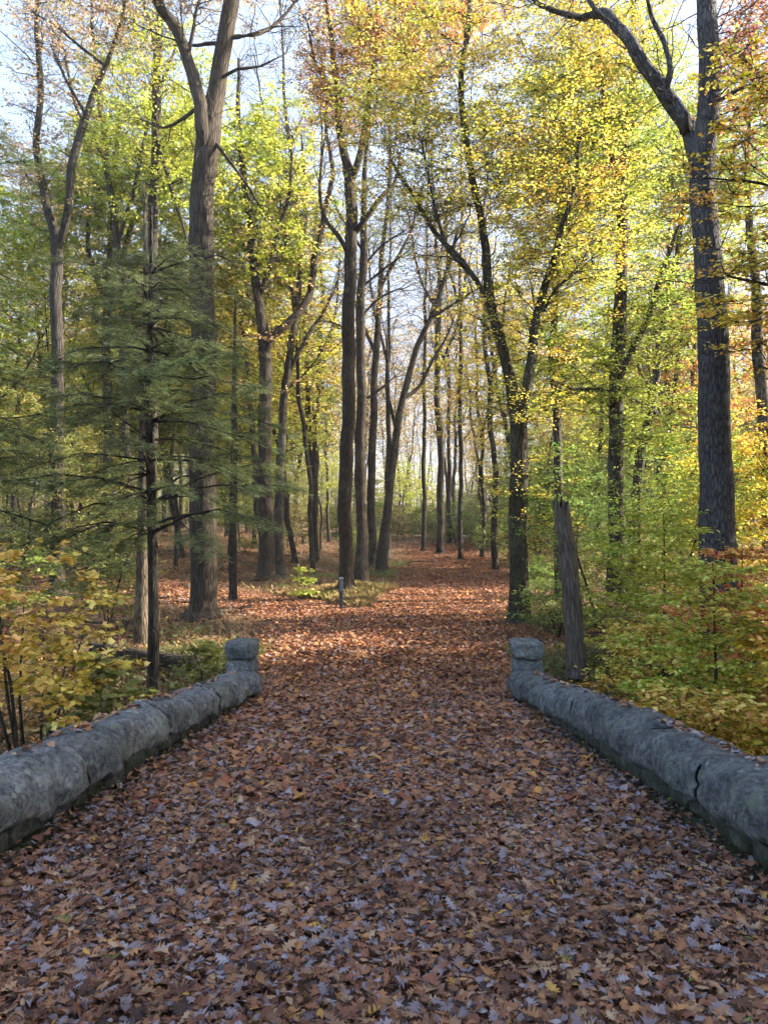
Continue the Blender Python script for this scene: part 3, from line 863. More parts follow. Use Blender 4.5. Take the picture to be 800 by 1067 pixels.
# --- twin trunks in the middle
hero('broadleaf_tree', 'straight dark trunk with forked top behind the grey marker post, nearer of the twin trunks', 28, [
    [(361, 606, 19), (361, 590, 15), (362, 500, 14), (364, 400, 14), (366, 300, 13), (366, 235, 13), (365, 185, 11), (358, 150, 8), (352, 92, 7), (345, 40, 5), (338, -20, 3)],
    [(367, 192, 8), (378, 160, 7), (385, 100, 5), (392, 40, 4), (396, -30, 2)],
    [(367, 245, 7), (382, 226, 6), (398, 204, 5), (410, 190, 4), (418, 160, 2)],
    [(365, 268, 5), (352, 244, 5), (338, 222, 4), (334, 180, 3), (340, 130, 2)],
    [(353, 100, 4), (330, 70, 3), (318, 20, 2)]],
    [(385, 55, 75, 85, 230), (430, 25, 70, 70, 120), (470, 5, 60, 50, 80), (350, 110, 30, 40, 25)], 'orange', .5, 7, lpt=20, leaf=.10, flat=.16, spray=1.0, tint=(.75, .66, .56))
hero('broadleaf_tree', 'straight bare trunk just right of and behind the nearer twin trunk', 33, [
    [(376, 582, 14), (375, 550, 11), (375, 500, 11), (375, 400, 10), (376, 300, 9), (378, 250, 8), (380, 180, 5), (384, 100, 3)],
    [(376, 300, 3), (400, 280, 2.5), (425, 262, 1.5)], [(376, 330, 3), (395, 310, 2.5), (415, 300, 1.5)], [(376, 280, 3), (398, 255, 2.5), (420, 240, 1.5)],
    [(375, 420, 3), (392, 410, 2.5), (410, 395, 1.5)], [(375, 360, 3), (355, 340, 2), (340, 335, 1.5)], [(377, 260, 3), (362, 235, 2), (350, 215, 1.5)]],
    [(385, 240, 40, 90, 60)], 'olive', .5, 8, lpt=3, tint=(.85, .78, .72))
hero('broadleaf_tree', 'curved trunk leaning to the right beside the start of the far path', 38, [
    [(398, 574, 11), (402, 530, 9), (410, 470, 8), (420, 410, 7), (432, 365, 6), (448, 330, 5), (462, 295, 5), (475, 240, 3)],
    [(420, 415, 5), (438, 402, 4), (455, 370, 3), (472, 335, 2)], [(446, 333, 4), (470, 318, 3), (490, 305, 2)], [(414, 450, 4), (404, 400, 3), (402, 350, 2)]],
    [(455, 260, 55, 80, 70)], 'tan', .5, 9, lpt=2, tint=(.8, .75, .7))
SLIM = [
    ('very thin dark trunk right of the leaning trunk at the path bend', 52, [(441, 568, 7), (441, 480, 6), (442, 350, 5), (444, 250, 3), (446, 150, 2)], (445, 260, 40, 90, 50), 'tan', 3),
    ('thin upright trunk above the middle of the far path crest', 46, [(480, 574, 7), (480, 480, 6), (480, 330, 5), (481, 200, 3), (483, 110, 2)], (482, 230, 40, 100, 60), 'yellow', 4),
    ('thin slightly leaning trunk left of the two-limbed path tree', 40, [(523, 588, 10), (516, 480, 8), (510, 400, 7), (507, 330, 6), (506, 230, 4), (508, 130, 2)], (505, 200, 50, 110, 80), 'gold', 7),
    ('pale thin trunk deep in the wood between two darker thin trunks', 60, [(468, 566, 8), (468, 480, 6), (468, 400, 5), (466, 300, 3), (465, 220, 2)], (466, 300, 35, 80, 50), 'olive', 4),
    ('dark crooked small tree with forking arms left of the path crest right side', 48, [(503, 575, 7), (502, 500, 6), (500, 460, 5), (496, 400, 4), (494, 330, 3)], (498, 370, 40, 70, 50), 'olive', 2),
    ('thin trunk with few leaves directly behind the leaning curved trunk', 46, [(404, 570, 8), (404, 470, 7), (404, 380, 6), (405, 300, 4), (407, 200, 2)], (406, 270, 40, 80, 50), 'tan', 2),
    ('narrow upright trunk left of the twin trunks with sparse yellow leaves', 44, [(330, 572, 8), (329, 480, 7), (332, 400, 6), (336, 320, 5), (333, 230, 3)], (332, 300, 45, 90, 80), 'lime', 6),
]
for i, (lab, Y, l, c, col, lpt) in enumerate(SLIM):
    hero('broadleaf_tree', lab, Y, [[(u_, v_, w_ * .72) for u_, v_, w_ in l], [(l[2][0], l[2][1], 3.2), (l[2][0] + (-1) ** i * 14, l[2][1] - 60, 2.6), (l[2][0] + (-1) ** i * 22, l[2][1] - 130, 1.5)]], [c], col, .5, 30 + i, lpt=lpt, leaf=.13, tint=(.8, .75, .7), twig_r=.008)

LACE = [
    ('grey many-twigged bare tree between the thick forked trunk and the twin trunks', 44, [(326, 575, 7), (324, 480, 6), (320, 380, 5.2), (314, 280, 4.6), (304, 180, 3.8), (296, 80, 2.8), (292, -20, 1.5)], [(300, 110, 60, 120, 150), (325, 330, 40, 60, 40)], 'tan', 2, [[(317, 330, 3.4), (328, 250, 3), (336, 150, 2), (335, 60, 1.2)], [(307, 210, 3), (280, 140, 2.4), (266, 60, 1.4)]]),
    ('bare crooked tree with fine twigs between the twin trunks and the leaning trunk', 42, [(388, 572, 9), (388, 470, 8), (392, 380, 7), (396, 300, 6), (404, 210, 4), (408, 120, 3)], [(410, 270, 60, 110, 130)], 'tan', 1, [[(392, 370, 4), (372, 320, 3), (362, 250, 2)], [(396, 300, 4), (422, 250, 3), (440, 190, 2)]]),
    ('fine twigged bare tree seen above the end of the path', 50, [(458, 570, 8), (459, 480, 7), (455, 390, 6), (458, 300, 5), (452, 220, 3), (450, 140, 2)], [(456, 300, 60, 120, 150)], 'tan', 1, [[(456, 390, 4), (478, 330, 3), (490, 260, 2)], [(457, 330, 4), (436, 280, 3), (425, 220, 2)]]),
    ('pale bare tree with spreading twigs at the top left between the two forked trees', 33, [(128, 600, 10), (130, 480, 9), (128, 380, 8), (124, 280, 7), (112, 180, 6), (100, 80, 4), (95, -10, 3)], [(100, 60, 90, 90, 140), (140, 20, 60, 60, 70)], 'tan', 2, [[(122, 260, 4), (145, 170, 4), (160, 80, 3), (165, 0, 2)], [(110, 170, 4), (80, 110, 3), (62, 40, 2)]]),
]
for i, (lab, Y, l, c, col, lpt, extra) in enumerate(LACE):
    hero('broadleaf_tree', lab, Y, [l] + extra, c, col, .5, 130 + i, M_BARK_L if i == 3 else None, (.34, .31, .29) if i == 3 else (.8, .75, .7), lpt=lpt, leaf=.12, twigs=6, spray=1.1, twig_r=.009)

# --- two-limbed tree at the right edge of the path
hero('broadleaf_tree', 'mossy trunk dividing into two long limbs at the right edge of the path', 21.5, [
    [(539, 654, 25), (540, 600, 20), (541, 520, 19), (540, 455, 18), (537, 425, 16), (530, 390, 12), (522, 350, 11), (514, 320, 10), (508, 280, 9), (500, 230, 8), (492, 180, 7.5), (485, 130, 7), (482, 80, 6), (486, 30, 5), (490, -40, 3)],
    [(540, 475, 8), (543, 430, 13), (552, 395, 11), (560, 360, 10), (566, 320, 9), (573, 280, 8), (585, 240, 6), (600, 200, 4), (612, 140, 2.5)],
    [(514, 324, 7), (500, 302, 6), (480, 275, 5.5), (455, 245, 5), (430, 205, 4), (412, 178, 3), (400, 150, 2)],
    [(519, 338, 5), (496, 290, 5), (470, 262, 4), (452, 215, 3), (440, 150, 2)],
    [(566, 325, 4), (580, 300, 3.5), (600, 285, 2)]],
    [(500, 130, 170, 170, 360), (440, 90, 80, 90, 110), (570, 170, 80, 130, 150), (610, 270, 70, 70, 80), (545, 340, 70, 60, 70), (445, 195, 40, 40, 25), (600, 30, 90, 60, 90), (535, 425, 70, 35, 26), (550, 520, 50, 50, 14)], 'lemon', .75, 12, lpt=18, leaf=.092, flat=.14, spray=1.05, tint=(.75, .78, .6))

# --- tree behind the snag and the tree to its right
hero('broadleaf_tree', 'thin trunk standing directly behind the broken grey snag', 27, [
    [(584, 640, 12), (583, 560, 10), (583, 500, 9), (580, 440, 9), (577, 380, 8), (580, 300, 7), (583, 200, 5), (590, 100, 3)],
    [(578, 370, 4), (560, 330, 3), (552, 290, 2)], [(581, 290, 4), (600, 240, 3), (612, 190, 2)]],
    [(590, 190, 75, 140, 330), (575, 380, 60, 60, 80)], 'lime', .8, 13, lpt=17, leaf=.13)
hero('broadleaf_tree', 'upright tree with spreading branches between the broken snag and the massive right trunk', 24, [
    [(638, 644, 20), (640, 560, 17), (641, 480, 16), (642, 400, 15), (643, 340, 14), (646, 280, 12), (646, 205, 10), (640, 170, 6), (630, 130, 5), (622, 60, 4), (620, 0, 3), (622, -60, 2)],
    [(646, 205, 8), (650, 150, 7), (655, 100, 6), (658, 40, 5), (660, -30, 3)],
    [(643, 405, 8), (655, 372, 7), (668, 345, 7), (690, 290, 6), (705, 250, 4), (715, 220, 2)],
    [(643, 425, 6), (655, 406, 5), (670, 402, 4), (690, 408, 3), (705, 415, 2)],
    [(656, 412, 4), (680, 425, 4), (700, 440, 3), (724, 446, 2)],
    [(642, 410, 4), (620, 406, 4), (594, 405, 2.5)]],
    [(640, 140, 85, 130, 360), (690, 330, 60, 60, 120), (610, 390, 50, 50, 80), (680, 440, 60, 40, 80)], 'leafgreen', .5, 14, lpt=18, leaf=.10, flat=.14, spray=1.0)
hero('broadleaf_tree', 'thin trunk leaning right behind the massive right trunk', 31, [
    [(658, 600, 12), (662, 540, 11), (668, 480, 10), (678, 420, 9), (690, 350, 8), (702, 280, 6), (712, 200, 4)]],
    [(700, 190, 70, 100, 230)], 'lime', .5, 15, lpt=17, leaf=.14)
hero('broadleaf_tree', 'grey trunk at the right border of the view behind the orange boughs', 30, [
    [(803, 600, 14), (798, 480, 13), (795, 420, 12), (790, 350, 11), (785, 280, 9), (780, 200, 6), (778, 120, 3)]],
    [(770, 170, 70, 130, 240)], 'lime', .8, 16, lpt=17, leaf=.14)

# --- the massive trunk on the right
hero('broadleaf_tree', 'massive dark furrowed trunk on the right with a thick limb arching up to the left', 17, [
    [(750, 700, 42), (750, 620, 38), (748, 540, 35), (746, 480, 33), (743, 400, 31), (740, 320, 29), (737, 250, 27), (735, 205, 27), (735, 165, 25), (737, 120, 22), (737, 60, 21), (733, 0, 19), (730, -80, 15), (725, -200, 9)],
    [(736, 235, 12), (730, 190, 19), (716, 142, 18), (700, 110, 17), (680, 75, 15), (655, 42, 13), (635, 23, 12), (620, 15, 11), (604, 18, 9), (585, 14, 7), (560, 0, 5), (540, -20, 3)],
    [(708, 124, 13), (712, 108, 13), (708, 92, 12), (704, 82, 11)],
    [(690, 92, 6), (698, 62, 6), (694, 30, 6), (685, 6, 5), (680, -30, 3)],
    [(620, 15, 6), (618, -5, 6), (616, -40, 4)],
    [(750, 118, 5), (775, 98, 4), (800, 85, 3), (830, 60, 2)]],
    [(720, -130, 170, 90, 90), (785, 30, 55, 50, 70), (780, 120, 40, 50, 30)], 'red', .5, 17, M_BARK_BIG, (1, 1, 1.02), lpt=7, leaf=.10, sides=18, rough=.035)

# --- the broken snag
sn = thing('tree_snag', 'broken grey dead trunk leaning left beside the right end pier', 'dead tree', (*P(601, 700, 14.3)[:2], float(G(*P(601, 700, 14.3)[:2]))))
T = Tubes()
so_ = np.array(sn.location)
lb = px_limb([(601, 705, 27), (601, 697, 23), (600, 680, 20.5), (597, 640, 19), (592, 590, 18), (587, 550, 17), (584, 536, 16)], 14.3, so_, None)
cc = catmull(lb, .05)
n_, k_ = len(cc), 22
T.add(cc[:, :3], cc[:, 3], k_)
me = T.build('trunk', M_BARK_L, .09, 5)
co = np.zeros(len(me.vertices) * 3, np.float32); me.vertices.foreach_get('co', co); co = co.reshape(n_, k_, 3)
rng = np.random.default_rng(4)
jag = rng.uniform(-.10, .24, k_) + .16 * (np.cos(np.arange(k_) / k_ * 6.28 - 3.4) > .35)
for q in range(3): co[-1 - q, :, 2] += jag * (1 - q * .3)
co += np.array([[[*mnoise.noise_vector(Vector(p) * 6)] for p in row] for row in co]) * .014
me.vertices.foreach_set('co', co.ravel()); me.update()
o = link('trunk', me, sn); o.color = (.58, .54, .54, 1)

# ------------------------------------------------------------------ conifers
def conifer(name, label, Y, trunk, z0, z1, rmax, seed, whorls, per, sprig=.13, low=None, col=(.115, .15, .05), lower_bare=0.0, taper=.42, tint=(.5, .5, .5), group=None, world_org=None):
    rng = np.random.default_rng(seed)
    b = P(*trunk[0][:2], Y)
    org = np.array([b[0], b[1], float(G(b[0], b[1]))])
    root = thing(name, label, 'conifer tree', org, group)
    T, Lf = Tubes(), Leaves()
    lb = px_limb(trunk, Y, org, rng, dz=.03)
    lb = np.concatenate([[[lb[0, 0], lb[0, 1], -.2, lb[0, 3] * 1.5]], [[lb[0, 0], lb[0, 1], .05, lb[0, 3] * 1.2]], lb[lb[:, 2] > .2]])
    tk = catmull(lb, .2)
    T.add(tk[:, :3], tk[:, 3], 10)
    zt = tk[:, 2]
    for w in range(whorls):
        f = (w + rng.uniform(0, .8)) / whorls
        z = z0 + (z1 - z0) * f
        c = np.array([np.interp(z, zt, tk[:, i]) for i in range(4)])
        for q in range(per):
            az = rng.uniform(0, 6.283)
            Lb = rmax * (1 - f) ** taper * rng.uniform(.35, 1.2) + .2
            if rng.uniform() < .13: continue
            d = np.array([math.cos(az), math.sin(az), 0])
            t = np.linspace(0, 1, 8)
            rise = rng.uniform(-.05, .55); dr = rng.uniform(.22, .42)
            q_ = c[:3] + d * (Lb * t)[:, None] + UP * (Lb * (rise * t - dr * t ** 2.2))[:, None]
            q_[1:] += rng.normal(0, .025 * Lb, (7, 3)) * t[1:, None]
            r0 = min(.55 * c[3], .010 + .0065 * Lb)
            T.add(q_, np.linspace(r0, .003, 8), 5)
            bare = lower_bare * max(0, 1 - f * 2.2)
            nt = int(10 + Lb * 11)
            s = rng.uniform(max(.14, bare), 1, nt)
            p0 = np.stack([np.interp(s, t, q_[:, i]) for i in range(3)], -1)
            sd = np.array([-d[1], d[0], 0]); sg = rng.choice([-1, 1], nt)[:, None]
            tl = (.14 + .30 * (1 - s) * Lb * .9 + .10) * rng.uniform(.6, 1.2, nt)
            td = nrm(d * rng.uniform(.4, 1.0, (nt, 1)) + sd * sg * rng.uniform(.4, 1.1, (nt, 1)) + UP * rng.normal(-.12, .16, (nt, 1)))
            s3 = np.linspace(0, 1, 3)
            tp = p0[:, None] + td[:, None] * (tl[:, None] * s3)[..., None]; tp[:, :, 2] -= .16 * tl[:, None] * s3 ** 2
            T.add(tp, np.broadcast_to([.004, .003, .0015], (nt, 3)), 3)
            m = 8
            ss = rng.uniform(.1, 1.0, (nt, m))
            pos = p0[:, None] + td[:, None] * (tl[:, None] * ss)[..., None] + rng.normal(0, .025, (nt, m, 3))
            pos[..., 2] -= .16 * tl[:, None] * ss ** 2
            ts = nrm(np.cross(td, UP))[:, None]
            ld = td[:, None] + ts * rng.uniform(-1.1, 1.1, (nt, m, 1)) + UP * rng.normal(-.12, .2, (nt, m, 1))
            LL = sprig * rng.uniform(.6, 1.3, (nt, m))
            Lf.add(pos.reshape(-1, 3), ld.reshape(-1, 3), nrm(UP + rng.normal(0, .3, (nt * m, 3))), LL.ravel(), LL.ravel() * .75, T_NEEDLE)
    tr = link('trunk', T.build('trunk', M_BARK, .04, seed), root); tr.color = (*tint, 1)
    c = link('crown', Lf.build('crown', M_NEEDLE), root); c.color = (*col, .6)
    return root

conifer('conifer_tree', 'dark layered evergreen with drooping branches and a thin black trunk behind the left parapet', 13.5,
        [(160, 732, 13), (160, 640, 11), (159, 560, 10.5), (157, 480, 9.5), (155, 400, 8.5), (157, 330, 6.5), (158, 260, 4), (158, 215, 2)], 3.0, 8.3, 2.5, 41, 18, 6, lower_bare=.78, taper=.24)
conifer('conifer_tree', 'tall dark evergreen at the left border whose boughs reach in from the side', 12.5,
        [(-75, 760, 17), (-75, 640, 15), (-74, 500, 14), (-75, 350, 13), (-74, 200, 11), (-75, 60, 8), (-75, -120, 3)], 3.6, 12.5, 2.5, 42, 19, 6, lower_bare=.3, sprig=.14)
conifer('conifer_tree', 'smaller dark evergreen between the thick forked trunk and the leafy yellow-green tree', 27,
        [(243, 615, 9), (243, 540, 8), (244, 470, 7), (244, 400, 5), (245, 340, 3), (245, 310, 1.5)], 3.6, 9.0, 2.0, 43, 8, 4, sprig=.17)
conifer('conifer_tree', 'evergreen with a pale trunk just behind the thin black trunk of the layered evergreen', 17.5,
        [(147, 668, 14), (148, 600, 12.5), (149, 560, 12), (150, 480, 11), (151, 400, 10), (153, 330, 8), (152, 260, 5), (150, 190, 2)], 5.2, 9.6, 2.4, 45, 11, 5, sprig=.15, tint=(1.7, 1.6, 1.45))

# ------------------------------------------------------------------ saplings and shrubs close to the bridge
def sapling(name, label, loc, h, rad, col, seed, clumps=70, lpt=12, leaf=.075, ratio=.6, stems=1, low=.12, hv=.5, group=None, tmpl=T_DIAMOND, spray=.38, flat=.12, cat='sapling', mat=None, lean=(0, 0), twigs=5):
    rng = np.random.default_rng(seed)
    root = thing(name, label, cat, loc, group)
    limbs = []
    for s in range(stems):
        a = rng.uniform(0, 6.28); sp = (0 if stems == 1 else rng.uniform(.25, .6) * rad)
        hh = h * rng.uniform(.8, 1.0) if s else h
        ex, ey = math.cos(a) * sp + lean[0], math.sin(a) * sp + lean[1]
        r0 = .006 + .006 * h
        limbs.append(np.array([(ex * .05, ey * .05, -.1, r0 * 1.2), (ex * .2, ey * .2, hh * .25, r0), (ex * .5 + rng.normal(0, .05), ey * .5, hh * .55, r0 * .75), (ex, ey, hh * .98, r0 * .3)]))
    cr = []
    lay = max(3, int(h / .35))
    for k in range(lay):
        f = low + (1 - low) * (k + .5) / lay
        rr = rad * math.sin(math.pi * min(1, .22 + .70 * f)) ** .8
        cr.append(((lean[0] * f + rng.normal(0, .08 * rad), lean[1] * f + rng.normal(0, .08 * rad), h * f), (rr, rr, h / lay * .32), max(3, int(clumps * rr / rad / lay * 1.3))))
    T, Lf = grow(limbs, cr, seed, twigs=twigs, lpt=lpt, leaf=leaf, ratio=ratio, spray=spray, flat=flat, tmpl=tmpl, twig_r=.0025, br=(.003, .006), sides=8, up_bias=.05, lace=False)
    tr = link('stem', T.build('stem', M_BARK, .03, seed), root); tr.color = (.8, .75, .7, 1)
    c = link('foliage', Lf.build('foliage', mat or M_LEAF2), root); c.color = (*LEAFCOL[col], hv)
    return root

def at(u, Y, v=None):
    p = P(u, 550, Y)
    return (p[0], p[1], float(G(p[0], p[1])))

sapling('beech_sapling', 'layered yellow-green sapling right of the snag, its flat sprays reaching the parapet', at(678, 11.4), 2.1, .95, 'mustard', 51, 110, tmpl=T_OVATE, leaf=.085)
sapling('beech_sapling', 'widest yellow and green sapling with orange tipped sprays behind the middle of the right parapet', at(742, 9.6), 3.1, 1.4, 'lime', 52, 240, tmpl=T_OVATE, leaf=.075, hv=.85)
sapling('beech_sapling', 'orange and yellow sapling in front of the foot of the massive right trunk', at(772, 12.0), 3.5, 1.3, 'orange', 53, 170, tmpl=T_OVATE, leaf=.085, hv=.8)
sapling('beech_sapling', 'bushy yellow sapling at the right border above the near coping', at(838, 8.4), 2.7, 1.0, 'gold', 54, 130, tmpl=T_OVATE, leaf=.085, hv=.7)
sapling('beech_sapling', 'low yellow-green sapling hugging the outside of the right parapet', at(716, 8.2), 1.35, .95, 'mustard', 55, 110, tmpl=T_OVATE, leaf=.08, hv=.7)
sapling('beech_sapling', 'green sapling with flat sprays between the snag and the massive trunk', at(690, 14.5), 3.6, 1.5, 'lime', 56, 200, tmpl=T_OVATE, leaf=.085, hv=.7)
sapling('broadleaf_shrub', 'yellow leafed shrub with large leaves leaning over the left parapet', at(30, 7.8), 2.9, 1.25, 'mustard', 57, 110, lpt=8, tmpl=T_MAPLE, leaf=.07, ratio=.95, stems=4, hv=.42, spray=.36, flat=.25, cat='shrub', low=.42, twigs=4)
sapling('broadleaf_shrub', 'pale yellow-green shrub with large leaves low behind the left parapet', at(108, 8.8), 1.7, .75, 'olive', 58, 34, lpt=8, tmpl=T_MAPLE, leaf=.11, ratio=.95, stems=2, hv=.5, spray=.3, flat=.25, cat='shrub', low=.45, twigs=4)
sapling('broadleaf_shrub', 'small yellow shrub tucked against the left end pier', at(214, 12.7), 1.35, .5, 'olive', 59, 34, lpt=8, tmpl=T_MAPLE, leaf=.095, ratio=.9, stems=2, hv=.5, spray=.25, flat=.25, cat='shrub', low=.3, twigs=4)
sapling('broadleaf_shrub', 'brownish yellow shrub behind the large leafed one at the far left', at(45, 11.5), 2.7, 1.3, 'tan', 60, 80, lpt=9, tmpl=T_MAPLE, leaf=.10, ratio=.9, stems=3, hv=.5, spray=.34, flat=.25, cat='shrub', low=.3, twigs=4)
sapling('fern_plant', 'bright green young plant on the grassy island left of the marker post', at(317, 27.0), 1.25, .42, 'leafgreen', 61, 26, lpt=9, leaf=.11, hv=.3, spray=.3, cat='plant')

# orange boughs that reach in from a tree beyond the right border
hero('broadleaf_tree', 'orange leaved tree at the right border, its flat boughs crossing the massive trunk', 13.0, [
    [(905, 760, 22), (905, 600, 19), (900, 450, 17), (895, 300, 14), (885, 150, 11), (880, 0, 7), (875, -120, 3)],
    [(898, 340, 6), (850, 310, 5), (800, 300, 4), (750, 290, 2)], [(892, 240, 6), (840, 215, 4), (790, 195, 3), (730, 190, 1.5)], [(900, 440, 5), (860, 420, 4), (810, 400, 3)],
    [(886, 160, 5), (840, 110, 4), (795, 80, 2.5)]],
    [(795, 290, 65, 100, 80), (745, 190, 40, 16, 14), (800, 90, 60, 70, 50)], 'gold', .6, 62, lpt=11, leaf=.085, flat=.12, spray=.55, tmpl=T_OVATE, tint=(.8, .8, .8), up_bias=.0)

# ------------------------------------------------------------------ the wood behind: prototypes, then copies
def proto_tree(seed, h, r, crown_lo, n, lpt, leaf=.14, fork=False, rx=.30, twig_r=.008):
    rng = np.random.default_rng(seed)
    ax, ay = rng.normal(0, .7, 2)
    limbs = [np.array([(0, 0, -.3, r * 1.7), (0, 0, .05, r * 1.35), (0, 0, .4, r), (ax * .4, ay * .4, h * .3, r * .85), (ax, ay, h * .6, r * .6), (ax * 1.5, ay * 1.5, h * .85, r * .3), (ax * 1.7, ay * 1.7, h, r * .12)])]
    for k in range(4 if not fork else 6):
        f = rng.uniform(.32, .75); a = rng.uniform(0, 6.28); L = h * rng.uniform(.18, .34)
        s = limbs[0][3] * (1 - (f - .3) / .7) + limbs[0][5] * ((f - .3) / .7)
        x0, y0, z0 = ax * f * 1.4, ay * f * 1.4, h * f
        limbs.append(np.array([(x0, y0, z0, r * .42 * (1.2 - f)), (x0 + math.cos(a) * L * .3, y0 + math.sin(a) * L * .3, z0 + L * .35, r * .32 * (1.2 - f)), (x0 + math.cos(a) * L * .55, y0 + math.sin(a) * L * .55, z0 + L * .95, r * .12)]))
    cz = h * (crown_lo + 1) / 2
    T, Lf = grow(limbs, [((ax, ay, cz), (h * rx * .5, h * rx * .5, h * (1 - crown_lo) / 2), n)], seed, lpt=lpt, leaf=leaf, twigs=4, twig_r=twig_r, sides=7, spray=1.0, br=(.012, .010))
    return T.build('trunk', M_BARK, 0, seed), (Lf.build('crown', M_LEAF) if Lf.V else None)

PROTO = {
    'leafy': [proto_tree(101 + i, 17 + i, .17 + .02 * i, .28, 300, 17, leaf=.17, fork=bool(i % 2), rx=.48) for i in range(3)],
    'sparse': [proto_tree(111 + i, 19 + i, .10 + .025 * i,   .36, 190, 5, leaf=.16, rx=.44, twig_r=.013, fork=bool(i % 2)) for i in range(3)],
    'small': [proto_tree(121 + i, 8 + i * 1.5, .07, .14, 170, 15, leaf=.14, rx=.62, twig_r=.006) for i in range(3)],
}
def copy_tree(kind, i, x, y, s, rz, label, group, col, hv, tint, name='broadleaf_tree'):
    if kind == 'small': name = 'understory_tree'
    tm, cm = PROTO[kind][i]
    root = thing(name, label, 'tree', (x, y, float(G(x, y))), group, rz)
    root.scale = (s, s, s)
    root.rotation_euler = (.045 * math.sin(x * 7.1), .045 * math.sin(y * 5.3), rz)
    a = link('trunk', tm, root); a.color = (*tint, 1)
    if cm:
        c = link('crown', cm, root); c.color = (*col, hv)
    return root

def mixcol(a, b, t): return tuple(LEAFCOL[a][i] * (1 - t) + LEAFCOL[b][i] * t for i in range(3))

# gaps that let the low sun reach the path
SUN_SPOTS = [(2.2, 20, -1.1, 1.2), (1.5, 25, -1.1, 1.2), (-3, 21, -1.2, 1.0), (4.3, 38, -.8, 1.0), (3.0, 30.5, -.95, 1.3), (0.2, 29.5, -.95, 1.0), (-4.5, 26.5, -1.0, 1.3), (-7.5, 29.5, -.6, 1.3), (-11, 31, -.5, 1.4), (-.6, 24, -1.1, .8), (4.5, 50, 0, 1.5)]
def blocks_sun(x, y, r, zlo, zhi):
    for sx, sy, sz, sr in SUN_SPOTS:
        d = np.array([SUN_DIR.x, SUN_DIR.y]); dl = np.linalg.norm(d); d = d / dl
        t = (x - sx) * d[0] + (y - sy) * d[1]
        if t < 0: continue
        lat = abs((x - sx) * -d[1] + (y - sy) * d[0])
        z = sz + t * math.tan(SUN_EL)
        if lat < r + sr and zlo - 1 < z < zhi + 1: return True
    return False

rng = np.random.default_rng(77)
placed = [(o.location.x, o.location.y) for o in SC.objects if o.parent is None and o.type == 'EMPTY' and o.location.y > 14]
def free(x, y, gap):
    return all((x - a) ** 2 + (y - b) ** 2 > gap * gap for a, b in placed)

ZL = {'l': 'left of the twin trunks', 'c': 'beyond the far path bend', 'r': 'right of the path'}
n_bg = 0; tries = 0
while n_bg < 250 and tries < 12000:
    tries += 1
    y = 36 + 105 * rng.uniform(0, 1) ** 1.2
    x = rng.uniform(-.60, .62) * y
    if abs(x - float(path_x(y))) < 3.4 and y < 57: continue
    if float(fork_dist(x, y)) < 2.6: continue
    u = 400 + 770 * x / y
    if not free(x, y, 1.7 + .010 * y): continue
    zone = 'l' if u < 340 else ('c' if u < 540 else 'r')
    if zone == 'c':
        if rng.uniform() < (.6 if y < 62 else .35): continue
        kind = rng.choice(['sparse', 'small', 'leafy'], p=[.70, .22, .08])
    elif zone == 'l':
        kind = rng.choice(['leafy', 'sparse', 'small'], p=[.36, .36, .28])
    else:
        kind = rng.choice(['leafy', 'sparse', 'small'], p=[.46, .18, .36])
    s = rng.uniform(.8, 1.2)
    if kind != 'sparse' and blocks_sun(x, y, 3.0 * s, 4 * s, 20 * s): continue
    if kind == 'leafy':
        col = mixcol('lime', 'yellow', rng.uniform(0, 1)) if zone != 'r' else (mixcol('leafgreen', 'yellow', rng.uniform(0, .8)) if rng.uniform() < .84 else mixcol('yellow', 'orange', rng.uniform(.2, .9)))
        lab = 'leafy autumn tree in the background wood ' + ZL[zone]
    elif kind == 'sparse':
        col = mixcol('tan', 'gold', rng.uniform(0, .6)); lab = 'tall thin nearly bare tree in the background wood ' + ZL[zone]
    else:
        col = mixcol('olive', 'lime' if zone != 'r' else 'green', rng.uniform(0, 1)); lab = 'small green understory tree in the background wood ' + ZL[zone]
    k = rng.uniform(.65, 1.15)
    copy_tree(kind, int(rng.integers(3)), x, y, s, rng.uniform(0, 6.28), lab, lab.replace('tree', 'trees', 1), col, .5, (k, k * .95, k * .88))
    placed.append((x, y)); n_bg += 1

# green understory on the right, and a few on the left
for i, (u, Y, s, col, kind) in enumerate([
        (600, 36, .8, 'green', 'small'), (700, 21, .6, 'lime', 'small'), (665, 24, .6, 'green', 'small'), (770, 22, .8, 'lime', 'small'), (742, 37, 1.0, 'green', 'small'),
        (560, 36, .8, 'lime', 'small'), (820, 20, .85, 'gold', 'small'), (620, 21, .55, 'green', 'small'), (250, 46, .9, 'lime', 'small'), (90, 30, .8, 'olive', 'small'),
        (20, 26, .8, 'olive', 'small'), (190, 40, .9, 'olive', 'small'), (300, 50, .7, 'olive', 'small'), (-20, 34, 1.0, 'lime', 'leafy'), (690, 44, 1.1, 'leafgreen', 'leafy'), (620, 48, 1.1, 'lime', 'leafy'), (545, 46, 1.05, 'yellow', 'leafy'), (470, 70, 1.1, 'gold', 'sparse'), (775, 40, 1.0, 'orange', 'leafy')]):
    p = at(u, Y)
    lab = ('small understory tree with low flat boughs ' if kind == 'small' else 'full crowned tree standing a little behind the front trunks ') + ('right of the path' if u > 500 else 'left of the path')
    copy_tree(kind, i % 3, p[0], p[1], s, i * 1.7, lab, ('understory trees ' if kind == 'small' else 'mid distance trees ') + ('right of the path' if u > 500 else 'left of the path'), LEAFCOL[col], .6, (.8, .76, .7))

